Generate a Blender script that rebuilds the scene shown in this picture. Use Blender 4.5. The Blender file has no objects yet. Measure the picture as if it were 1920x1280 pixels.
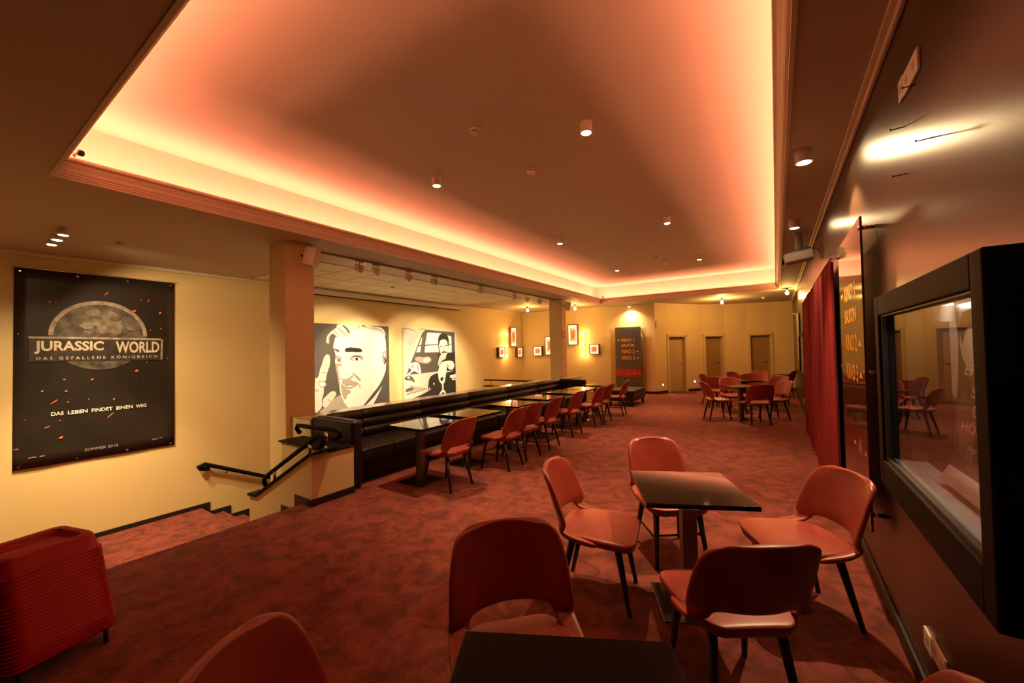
import bpy, bmesh, math, random
from mathutils import Vector, Matrix
random.seed(7)
S = bpy.context.scene
COL = S.collection
R = math.radians
PI = math.pi

# ------------------------------------------------------------------ camera
H = 1.65
cd = bpy.data.cameras.new('camera')
cd.sensor_width = 36.0
cd.lens = 14.0
cd.clip_start = 0.02
cd.clip_end = 100
cam = bpy.data.objects.new('camera', cd)
COL.objects.link(cam)
yaw, pitch, roll = R(33.53), R(1.28), R(-1.124)
fw = Vector((-math.sin(yaw) * math.cos(pitch), math.cos(yaw) * math.cos(pitch), math.sin(pitch)))
rt = Vector((math.cos(yaw), math.sin(yaw), 0))
up = rt.cross(fw)
r2 = rt * math.cos(roll) + up * math.sin(roll)
u2 = -rt * math.sin(roll) + up * math.cos(roll)
m = Matrix((r2, u2, -fw)).transposed().to_4x4()
m.translation = Vector((0, 0, H))
cam.matrix_world = m
S.camera = cam

# ------------------------------------------------------------------ world, exposure
w = bpy.data.worlds.new('world')
S.world = w
w.use_nodes = True
w.node_tree.nodes['Background'].inputs[0].default_value = (0.02, 0.012, 0.006, 1)
w.node_tree.nodes['Background'].inputs[1].default_value = 0.0
S.view_settings.view_transform = 'Standard'
S.view_settings.look = 'None'
S.view_settings.gamma = 1.0
S.view_settings.use_curve_mapping = False
S.view_settings.exposure = 0.0

# ------------------------------------------------------------------ light levels (one place)
COVE_COL = (1.0, 0.285, 0.150)
WARM = (1.0, 0.68, 0.34)
AMBER = (1.0, 0.50, 0.13)
COVE_W = 12.5        # W per metre
DOWN_W = 500.0
WALLDOWN_W = 380.0
TRACK_W = 540.0
TRIPLE_W = 290.0
BULB_W = 40.0
SCONCE_W = 9.0

TX0, TX1, TY0, TY1 = -5.20, 0.12, 0.655, 13.60     # opening of the ceiling tray
ZC, ZL, ZT = 3.25, 3.425, 3.88                     # ceiling, cornice lip, tray ceiling
XR, XL, YF = 0.54, -9.15, 14.6                     # right wall, left wall, far wall

def add_light(name, kind, loc, watts, col, parent=None, **kw):
    d = bpy.data.lights.new(name, kind)
    d.energy = watts
    d.color = col
    for k, v in kw.items():
        if k != 'aim':
            setattr(d, k, v)
    o = bpy.data.objects.new(name, d)
    COL.objects.link(o)
    o.location = loc
    aim = kw.get('aim')
    if aim is not None:
        o.rotation_euler = Vector(aim).to_track_quat('-Z', 'Y').to_euler()
    if parent:
        o.parent = parent
    return o

# cove strips lying behind the cornice lip (long thin area lights, shining up)
INS, BACK = 0.085, 0.165
def cove(name, x0, x1, y0, y1):
    L = max(x1 - x0, y1 - y0)
    o = add_light(name, 'AREA', ((x0 + x1) / 2, (y0 + y1) / 2, ZL - 0.045), COVE_W * L, COVE_COL, aim=(0, 0, 1))
    o.data.shape = 'RECTANGLE'
    o.rotation_euler = (PI, 0, 0)
    o.data.size = x1 - x0
    o.data.size_y = y1 - y0
    o['kind'] = 'structure'
cove('cove_light', TX0 - BACK + INS, TX0 - BACK + INS + 0.03, TY0, TY1)
cove('cove_light', TX1 + BACK - INS - 0.03, TX1 + BACK - INS, TY0, TY1)
cove('cove_light', TX0, TX1, TY0 - BACK + INS, TY0 - BACK + INS + 0.03)
cove('cove_light', TX0, TX1, TY1 + BACK - INS - 0.03, TY1 + BACK - INS)

# ------------------------------------------------------------------ materials
def mat(name, col, rough=0.6, metal=0.0, spec=0.5, noise=None, bump=None, emit=None, emit_s=0.0, coat=0.0):
    """noise=(scale, colour2, detail)  bump=(scale, strength, distance)"""
    M = bpy.data.materials.new(name)
    M.use_nodes = True
    nt = M.node_tree
    b = nt.nodes['Principled BSDF']
    b.inputs['Base Color'].default_value = (*col, 1)
    b.inputs['Roughness'].default_value = rough
    b.inputs['Metallic'].default_value = metal
    b.inputs['Specular IOR Level'].default_value = spec
    b.inputs['Coat Weight'].default_value = coat
    tc = nt.nodes.new('ShaderNodeTexCoord')
    if noise:
        n = nt.nodes.new('ShaderNodeTexNoise')
        n.inputs['Scale'].default_value = noise[0]
        n.inputs['Detail'].default_value = noise[2] if len(noise) > 2 else 4
        nt.links.new(tc.outputs['Object'], n.inputs['Vector'])
        r = nt.nodes.new('ShaderNodeValToRGB')
        r.color_ramp.elements[0].position = 0.35
        r.color_ramp.elements[1].position = 0.65
        r.color_ramp.elements[0].color = (*noise[1], 1)
        r.color_ramp.elements[1].color = (*col, 1)
        nt.links.new(n.outputs['Fac'], r.inputs['Fac'])
        nt.links.new(r.outputs['Color'], b.inputs['Base Color'])
    if bump:
        n = nt.nodes.new('ShaderNodeTexNoise')
        n.inputs['Scale'].default_value = bump[0]
        n.inputs['Detail'].default_value = 3
        nt.links.new(tc.outputs['Object'], n.inputs['Vector'])
        bp = nt.nodes.new('ShaderNodeBump')
        bp.inputs['Strength'].default_value = bump[1]
        bp.inputs['Distance'].default_value = bump[2]
        nt.links.new(n.outputs['Fac'], bp.inputs['Height'])
        nt.links.new(bp.outputs['Normal'], b.inputs['Normal'])
    if emit:
        b.inputs['Emission Color'].default_value = (*emit, 1)
        b.inputs['Emission Strength'].default_value = emit_s
    return M

M = {}
M['wall'] = mat('yellow_wall_paint', (0.68, 0.55, 0.27), 0.55, bump=(60, 0.08, 0.004))
M['tray'] = mat('tray_ceiling_paint', (0.66, 0.60, 0.50), 0.7)
M['ceiling'] = mat('ceiling_paint', (0.56, 0.46, 0.35), 0.7)
M['cornice'] = mat('cornice_plaster', (0.74, 0.60, 0.47), 0.5)
M['tile'] = mat('ceiling_tile', (0.84, 0.76, 0.55), 0.8, bump=(150, 0.25, 0.003))
M['tilegap'] = mat('ceiling_tile_joint', (0.22, 0.17, 0.10), 0.8)
M['skirt'] = mat('black_skirting', (0.012, 0.009, 0.010), 0.45)
M['brownwall'] = mat('brown_lacquer_panel', (0.045, 0.023, 0.011), 0.29, noise=(3, (0.042, 0.021, 0.010)), spec=0.55)
M['leather'] = mat('orange_red_leather', (0.285, 0.042, 0.021), 0.38, bump=(220, 0.10, 0.002), noise=(9, (0.24, 0.030, 0.017)))
M['legwood'] = mat('dark_stained_wood', (0.016, 0.011, 0.009), 0.45)
M['blackglass'] = mat('black_glass_top', (0.003, 0.0028, 0.0025), 0.05, spec=0.4)
M['edge'] = mat('table_edge', (0.02, 0.02, 0.02), 0.3)
M['pedestal'] = mat('brushed_steel_dark', (0.22, 0.19, 0.16), 0.35, metal=0.9)
M['plate'] = mat('polished_steel_plate', (0.33, 0.33, 0.27), 0.14, metal=1.0)
M['steel'] = mat('polished_steel', (0.75, 0.70, 0.60), 0.18, metal=1.0)
M['bench'] = mat('brown_black_leather', (0.012, 0.006, 0.005), 0.42, spec=0.4, bump=(160, 0.12, 0.002))
M['black'] = mat('black_lacquer', (0.006, 0.005, 0.005), 0.62, spec=0.10)
M['matteblack'] = mat('matte_black', (0.008, 0.007, 0.007), 0.7)
M['ledge'] = mat('glossy_beige_ledge', (0.40, 0.31, 0.20), 0.16)
M['white'] = mat('white_plastic', (0.72, 0.66, 0.58), 0.4)
M['whitepaint'] = mat('white_metal_paint', (0.70, 0.66, 0.58), 0.35)
M['greyplastic'] = mat('grey_plastic', (0.42, 0.38, 0.36), 0.45)
M['darkplastic'] = mat('dark_plastic', (0.03, 0.028, 0.026), 0.4)
M['redplastic'] = mat('red_plastic', (0.36, 0.006, 0.006), 0.48, spec=0.25)
M['curtain'] = mat('red_velvet', (0.21, 0.003, 0.006), 0.85, bump=(300, 0.2, 0.002))
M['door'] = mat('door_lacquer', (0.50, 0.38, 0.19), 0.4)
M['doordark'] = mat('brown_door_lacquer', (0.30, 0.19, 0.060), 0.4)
M['doorframe'] = mat('door_frame_paint', (0.62, 0.50, 0.30), 0.4)
M['banner'] = mat('banner_print_black', (0.020, 0.016, 0.013), 0.38, noise=(1.3, (0.012, 0.010, 0.008)))
M['stone'] = mat('printed_grey_stone', (0.13, 0.11, 0.085), 0.5, noise=(9, (0.035, 0.03, 0.024), 8))
M['stonelight'] = mat('printed_light_stone', (0.42, 0.36, 0.29), 0.5, noise=(14, (0.22, 0.18, 0.14), 8))
M['stonemid'] = mat('printed_mid_stone', (0.24, 0.20, 0.16), 0.5, noise=(12, (0.10, 0.085, 0.07), 8))
M['plaque'] = mat('printed_dark_plaque', (0.040, 0.032, 0.026), 0.45, noise=(10, (0.02, 0.016, 0.013), 8))
M['lettering'] = mat('printed_pale_lettering', (0.66, 0.57, 0.47), 0.5, noise=(25, (0.45, 0.38, 0.30), 6))
M['textwhite'] = mat('printed_white', (0.78, 0.76, 0.72), 0.5)
M['textgrey'] = mat('printed_grey', (0.30, 0.28, 0.26), 0.5)
M['spark'] = mat('printed_orange_spark', (0.85, 0.20, 0.05), 0.5)
M['signgrey'] = mat('sign_grey_glass', (0.085, 0.075, 0.075), 0.12, spec=0.6)
M['signred'] = mat('sign_red_band', (0.42, 0.018, 0.014), 0.2)
M['signred2'] = mat('sign_red_film_on_glass', (0.13, 0.008, 0.006), 0.08)
M['signorange'] = mat('sign_orange_lettering', (0.80, 0.33, 0.03), 0.4)
M['signpale'] = mat('sign_pale_symbol', (0.75, 0.35, 0.16), 0.4)
M['glassplate'] = mat('bronze_glass_plate', (0.060, 0.034, 0.020), 0.05, spec=0.9)
M['canvas'] = mat('canvas_edge', (0.62, 0.50, 0.30), 0.8)
M['p0'] = mat('print_black', (0.030, 0.027, 0.025), 0.7, spec=0.15)
M['p1'] = mat('print_dark_grey', (0.085, 0.078, 0.070), 0.7, spec=0.15)
M['p2'] = mat('print_mid_grey', (0.33, 0.30, 0.26), 0.7, spec=0.15)
M['p3'] = mat('print_light_grey', (0.56, 0.52, 0.46), 0.7, spec=0.15)
M['p4'] = mat('print_white', (0.72, 0.71, 0.68), 0.7, spec=0.15)
M['postergrey'] = mat('poster_dark_print', (0.07, 0.062, 0.058), 0.4, noise=(5, (0.03, 0.026, 0.024), 3))
M['postermid'] = mat('poster_mid_print', (0.25, 0.22, 0.20), 0.4, noise=(6, (0.14, 0.12, 0.11), 3))
M['paper'] = mat('poster_paper', (0.75, 0.72, 0.68), 0.5)
M['vitback'] = mat('showcase_back_felt', (0.035, 0.022, 0.016), 0.8)
M['vitwhite'] = mat('showcase_white_panel', (0.36, 0.33, 0.29), 0.5)
M['lamp'] = mat('lamp_lens', (1, 0.9, 0.7), 0.4, emit=(1.0, 0.72, 0.36), emit_s=60)
M['bulb'] = mat('glowing_bulb', (1, 0.9, 0.7), 0.4, emit=(1.0, 0.66, 0.26), emit_s=18)
M['vitglow'] = mat('showcase_glowing_ceiling', (1, 1, 1), 0.4, emit=(1.0, 0.90, 0.78), emit_s=2.2)  # white showcase ceiling, the lamplight on it put in as emission
M['nightlight'] = mat('small_wall_light', (1, 1, 1), 0.4, emit=(1.0, 0.85, 0.7), emit_s=4)
M['boxwood'] = mat('dark_wood_frame', (0.10, 0.028, 0.010), 0.5)
M['ledstrip'] = mat('led_strip', (0.9, 0.7, 0.5), 0.5)
M['exitred'] = mat('red_sign_print', (0.62, 0.06, 0.04), 0.4)

# carpet: reddish brown, mottled in two scales
def carpet():
    Mx = bpy.data.materials.new('red_brown_carpet')
    Mx.use_nodes = True
    nt = Mx.node_tree
    b = nt.nodes['Principled BSDF']
    b.inputs['Roughness'].default_value = 0.95
    b.inputs['Specular IOR Level'].default_value = 0.15
    b.inputs['Sheen Weight'].default_value = 0.25
    b.inputs['Sheen Tint'].default_value = (1.0, 0.5, 0.35, 1)
    tc = nt.nodes.new('ShaderNodeTexCoord')
    n1 = nt.nodes.new('ShaderNodeTexNoise'); n1.inputs['Scale'].default_value = 6.0; n1.inputs['Detail'].default_value = 7; n1.inputs['Roughness'].default_value = 0.68
    n1.inputs['Distortion'].default_value = 0.6
    n2 = nt.nodes.new('ShaderNodeTexNoise'); n2.inputs['Scale'].default_value = 160; n2.inputs['Detail'].default_value = 2
    nt.links.new(tc.outputs['Object'], n1.inputs['Vector']); nt.links.new(tc.outputs['Object'], n2.inputs['Vector'])
    r1 = nt.nodes.new('ShaderNodeValToRGB')
    e = r1.color_ramp.elements
    e[0].position = 0.38; e[0].color = (0.088, 0.021, 0.0145, 1)
    e[1].position = 0.60; e[1].color = (0.215, 0.050, 0.038, 1)
    r2_ = nt.nodes.new('ShaderNodeValToRGB')
    e = r2_.color_ramp.elements
    e[0].position = 0.42; e[0].color = (0.55, 0.55, 0.55, 1)
    e[1].position = 0.60; e[1].color = (1.25, 1.12, 1.05, 1)
    nt.links.new(n1.outputs['Fac'], r1.inputs['Fac']); nt.links.new(n2.outputs['Fac'], r2_.inputs['Fac'])
    mx = nt.nodes.new('ShaderNodeMix'); mx.data_type = 'RGBA'; mx.blend_type = 'MULTIPLY'; mx.inputs[0].default_value = 0.8
    nt.links.new(r1.outputs['Color'], mx.inputs[6]); nt.links.new(r2_.outputs['Color'], mx.inputs[7])
    nt.links.new(mx.outputs[2], b.inputs['Base Color'])
    bp = nt.nodes.new('ShaderNodeBump'); bp.inputs['Strength'].default_value = 0.5; bp.inputs['Distance'].default_value = 0.006
    nt.links.new(n2.outputs['Fac'], bp.inputs['Height']); nt.links.new(bp.outputs['Normal'], b.inputs['Normal'])
    return Mx
M['carpet'] = carpet()

def glass_mat(name, ior=1.5, tint=(0.95, 0.95, 0.93)):
    Mx = bpy.data.materials.new(name)
    Mx.use_nodes = True
    nt = Mx.node_tree
    nt.nodes.clear()
    o = nt.nodes.new('ShaderNodeOutputMaterial')
    t = nt.nodes.new('ShaderNodeBsdfTransparent'); t.inputs[0].default_value = (*tint, 1)
    g = nt.nodes.new('ShaderNodeBsdfGlossy'); g.inputs['Roughness'].default_value = 0.01
    f = nt.nodes.new('ShaderNodeFresnel')
    ge = nt.nodes.new('ShaderNodeNewGeometry')
    mr = nt.nodes.new('ShaderNodeMapRange'); mr.inputs[3].default_value = ior; mr.inputs[4].default_value = 1.0 / ior
    nt.links.new(ge.outputs['Backfacing'], mr.inputs[0]); nt.links.new(mr.outputs[0], f.inputs[0])
    x = nt.nodes.new('ShaderNodeMixShader')
    nt.links.new(f.outputs[0], x.inputs[0]); nt.links.new(t.outputs[0], x.inputs[1]); nt.links.new(g.outputs[0], x.inputs[2])
    nt.links.new(x.outputs[0], o.inputs['Surface'])
    return Mx
M['glass'] = glass_mat('clear_pane')
M['plateglass'] = glass_mat('clear_wall_plate', 1.45, (0.90, 0.86, 0.74))

def shell_box_mat():
    """backlit panel: orange mottled with a pale rim"""
    Mx = bpy.data.materials.new('backlit_orange_panel')
    Mx.use_nodes = True
    nt = Mx.node_tree
    b = nt.nodes['Principled BSDF']
    b.inputs['Roughness'].default_value = 0.5
    tc = nt.nodes.new('ShaderNodeTexCoord')
    sub = nt.nodes.new('ShaderNodeVectorMath'); sub.operation = 'SUBTRACT'; sub.inputs[1].default_value = (0.5, 0.5, 0.5)
    ab = nt.nodes.new('ShaderNodeVectorMath'); ab.operation = 'ABSOLUTE'
    nt.links.new(tc.outputs['Generated'], sub.inputs[0]); nt.links.new(sub.outputs[0], ab.inputs[0])
    sp = nt.nodes.new('ShaderNodeSeparateXYZ'); nt.links.new(ab.outputs[0], sp.inputs[0])
    mxa = nt.nodes.new('ShaderNodeMath'); mxa.operation = 'MAXIMUM'
    nt.links.new(sp.outputs['X'], mxa.inputs[0]); nt.links.new(sp.outputs['Z'], mxa.inputs[1])
    n = nt.nodes.new('ShaderNodeTexNoise'); n.inputs['Scale'].default_value = 26; n.inputs['Detail'].default_value = 5
    nt.links.new(tc.outputs['Object'], n.inputs['Vector'])
    sc = nt.nodes.new('ShaderNodeMath'); sc.operation = 'MULTIPLY_ADD'; sc.inputs[1].default_value = 0.55; sc.inputs[2].default_value = -0.27
    nt.links.new(n.outputs['Fac'], sc.inputs[0])
    ad = nt.nodes.new('ShaderNodeMath'); ad.operation = 'ADD'
    nt.links.new(mxa.outputs[0], ad.inputs[0]); nt.links.new(sc.outputs[0], ad.inputs[1])
    r = nt.nodes.new('ShaderNodeValToRGB')
    e = r.color_ramp.elements
    e[0].position = 0.16; e[0].color = (0.75, 0.10, 0.02, 1)
    e[1].position = 0.44; e[1].color = (1.0, 0.82, 0.62, 1)
    k = e.new(0.30); k.color = (1.0, 0.34, 0.13, 1)
    nt.links.new(ad.outputs[0], r.inputs['Fac'])
    nt.links.new(r.outputs['Color'], b.inputs['Emission Color'])
    nt.links.new(r.outputs['Color'], b.inputs['Base Color'])
    b.inputs['Emission Strength'].default_value = 1.0
    return Mx
M['lightpanel'] = shell_box_mat()

# ------------------------------------------------------------------ mesh helpers
def link(name, me, parent=None, loc=None):
    o = bpy.data.objects.new(name, me)
    COL.objects.link(o)
    if loc is not None:
        o.location = loc
    if parent:
        o.parent = parent
    return o

def tag(o, label=None, cat=None, group=None, kind=None):
    if label: o['label'] = label
    if cat: o['category'] = cat
    if group: o['group'] = group
    if kind: o['kind'] = kind
    return o

def thing(name, label, cat, loc=(0, 0, 0), rz=0.0, group=None, kind=None):
    o = bpy.data.objects.new(name, None)
    COL.objects.link(o)
    o.empty_display_size = 0.1
    o.location = loc
    o.rotation_euler = (0, 0, rz)
    return tag(o, label, cat, group, kind)

def finish(name, bm, material, parent=None, smooth=False, bevel=0, seg=2, loc=None):
    me = bpy.data.meshes.new(name)
    bm.normal_update()
    bm.to_mesh(me)
    bm.free()
    for mm in (material if isinstance(material, (list, tuple)) else [material]):
        me.materials.append(mm)
    if smooth:
        for p in me.polygons: p.use_smooth = True
    o = link(name, me, parent, loc)
    if bevel:
        b = o.modifiers.new('bevel', 'BEVEL')
        b.width = bevel; b.segments = seg; b.limit_method = 'ANGLE'; b.angle_limit = R(40)
        for p in me.polygons: p.use_smooth = True
        wn = o.modifiers.new('wn', 'WEIGHTED_NORMAL'); wn.keep_sharp = False
    return o

def bm_box(bm, x0, x1, y0, y1, z0, z1, mi=0):
    v = [bm.verts.new(p) for p in ((x0, y0, z0), (x1, y0, z0), (x1, y1, z0), (x0, y1, z0), (x0, y0, z1), (x1, y0, z1), (x1, y1, z1), (x0, y1, z1))]
    for f in ((3, 2, 1, 0), (4, 5, 6, 7), (0, 1, 5, 4), (1, 2, 6, 5), (2, 3, 7, 6), (3, 0, 4, 7)):
        fc = bm.faces.new([v[i] for i in f]); fc.material_index = mi
    return v

def box(name, x0, x1, y0, y1, z0, z1, material, parent=None, bevel=0, seg=2):
    """box given in world (or parent) coordinates; the origin sits at the base centre"""
    cx, cy = (x0 + x1) / 2, (y0 + y1) / 2
    bm = bmesh.new()
    bm_box(bm, x0 - cx, x1 - cx, y0 - cy, y1 - cy, 0, z1 - z0)
    return finish(name, bm, material, parent, bevel=bevel, seg=seg, loc=(cx, cy, z0))

def boxes(name, lst, material, parent=None, bevel=0):
    bm = bmesh.new()
    for b in lst: bm_box(bm, *b)
    return finish(name, bm, material, parent, bevel=bevel)

def bm_lathe(bm, prof, n=20, axis='Z', c=(0, 0, 0)):
    """prof: list of (radius, height)"""
    rings = []
    for r, h in prof:
        ring = []
        for i in range(n):
            a = 2 * PI * i / n
            p = (r * math.cos(a), r * math.sin(a), h)
            if axis == 'X': p = (h, p[0], p[1])
            if axis == 'Y': p = (p[0], h, p[1])
            ring.append(bm.verts.new((p[0] + c[0], p[1] + c[1], p[2] + c[2])))
        rings.append(ring)
    for a, b in zip(rings, rings[1:]):
        for i in range(n):
            j = (i + 1) % n
            bm.faces.new((a[i], a[j], b[j], b[i]))
    bm.faces.new(rings[0][::-1]); bm.faces.new(rings[-1])
    bmesh.ops.recalc_face_normals(bm, faces=bm.faces[:])

def lathe(name, prof, material, parent=None, n=20, axis='Z', loc=None, smooth=True):
    bm = bmesh.new()
    bm_lathe(bm, prof, n, axis)
    o = finish(name, bm, material, parent, smooth=False, loc=loc)
    if smooth:
        for p in o.data.polygons: p.use_smooth = len(p.vertices) == 4
        es = o.modifiers.new('es', 'EDGE_SPLIT'); es.split_angle = R(38)
    return o

def bm_tube(bm, pts, radii, n=10, cap=True):
    pts = [Vector(p) for p in pts]
    if not isinstance(radii, (list, tuple)): radii = [radii] * len(pts)
    prev = None
    rings = []
    for i, p in enumerate(pts):
        if i == 0: t = pts[1] - pts[0]
        elif i == len(pts) - 1: t = pts[-1] - pts[-2]
        else: t = (pts[i + 1] - p).normalized() + (p - pts[i - 1]).normalized()
        t.normalize()
        ref = Vector((0, 0, 1)) if abs(t.z) < 0.9 else Vector((1, 0, 0))
        if prev is None: a = t.cross(ref).normalized()
        else:
            a = prev - t * prev.dot(t); a.normalize()
        prev = a
        b = t.cross(a)
        rings.append([bm.verts.new(p + (a * math.cos(2 * PI * k / n) + b * math.sin(2 * PI * k / n)) * radii[i]) for k in range(n)])
    for A, B in zip(rings, rings[1:]):
        for k in range(n):
            j = (k + 1) % n
            bm.faces.new((A[k], A[j], B[j], B[k]))
    if cap:
        bm.faces.new(rings[0][::-1]); bm.faces.new(rings[-1])
    bmesh.ops.recalc_face_normals(bm, faces=bm.faces[:])

def tube(name, pts, radii, material, parent=None, n=10, loc=None):
    bm = bmesh.new()
    bm_tube(bm, pts, radii, n)
    o = finish(name, bm, material, parent, loc=loc)
    for p in o.data.polygons: p.use_smooth = len(p.vertices) == 4
    return o

def prism(name, poly, axis, a0, a1, material, parent=None, bevel=0):
    """extrude a 2D polygon: axis 'Y' -> poly in (x,z); 'X' -> poly in (y,z); 'Z' -> poly in (x,y)"""
    bm = bmesh.new()
    def P(p, a):
        return {'Y': (p[0], a, p[1]), 'X': (a, p[0], p[1]), 'Z': (p[0], p[1], a)}[axis]
    A = [bm.verts.new(P(p, a0)) for p in poly]
    B = [bm.verts.new(P(p, a1)) for p in poly]
    bm.faces.new(A); bm.faces.new(B[::-1])
    for i in range(len(poly)):
        j = (i + 1) % len(poly)
        bm.faces.new((A[i], B[i], B[j], A[j]))
    bmesh.ops.recalc_face_normals(bm, faces=bm.faces[:])
    return finish(name, bm, material, parent, bevel=bevel)

def copy_tree(o, parent=None):
    c = o.copy()
    COL.objects.link(c)
    c.parent = parent
    for ch in list(o.children):
        copy_tree(ch, c)
    return c

def text(name, s, origin, xdir, width, height, material, parent=None, weight=0.0, shear=0.0, spacing=1.0, depth=0.0008):
    """flat lettering as a mesh: origin = lower left corner, xdir = reading direction, fits width x height"""
    cu = bpy.data.curves.new(name, 'FONT')
    cu.body = s
    cu.offset = weight
    cu.shear = shear
    cu.space_character = spacing
    cu.extrude = 0.0
    cu.resolution_u = 3
    tmp = bpy.data.objects.new('tmp', cu)
    COL.objects.link(tmp)
    dg = bpy.context.evaluated_depsgraph_get()
    me = bpy.data.meshes.new_from_object(tmp.evaluated_get(dg))
    bpy.data.objects.remove(tmp)
    bpy.data.curves.remove(cu)
    xs = [v.co.x for v in me.vertices]; ys = [v.co.y for v in me.vertices]
    sx = width / (max(xs) - min(xs)); sy = height / (max(ys) - min(ys))
    x0, y0 = min(xs), min(ys)
    X = Vector(xdir)
    for v in me.vertices:
        q = X * ((v.co.x - x0) * sx) + Vector((0, 0, 1)) * ((v.co.y - y0) * sy)
        v.co = q
    me.materials.clear()
    me.materials.append(material)
    return link(name, me, parent, Vector(origin))

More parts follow.
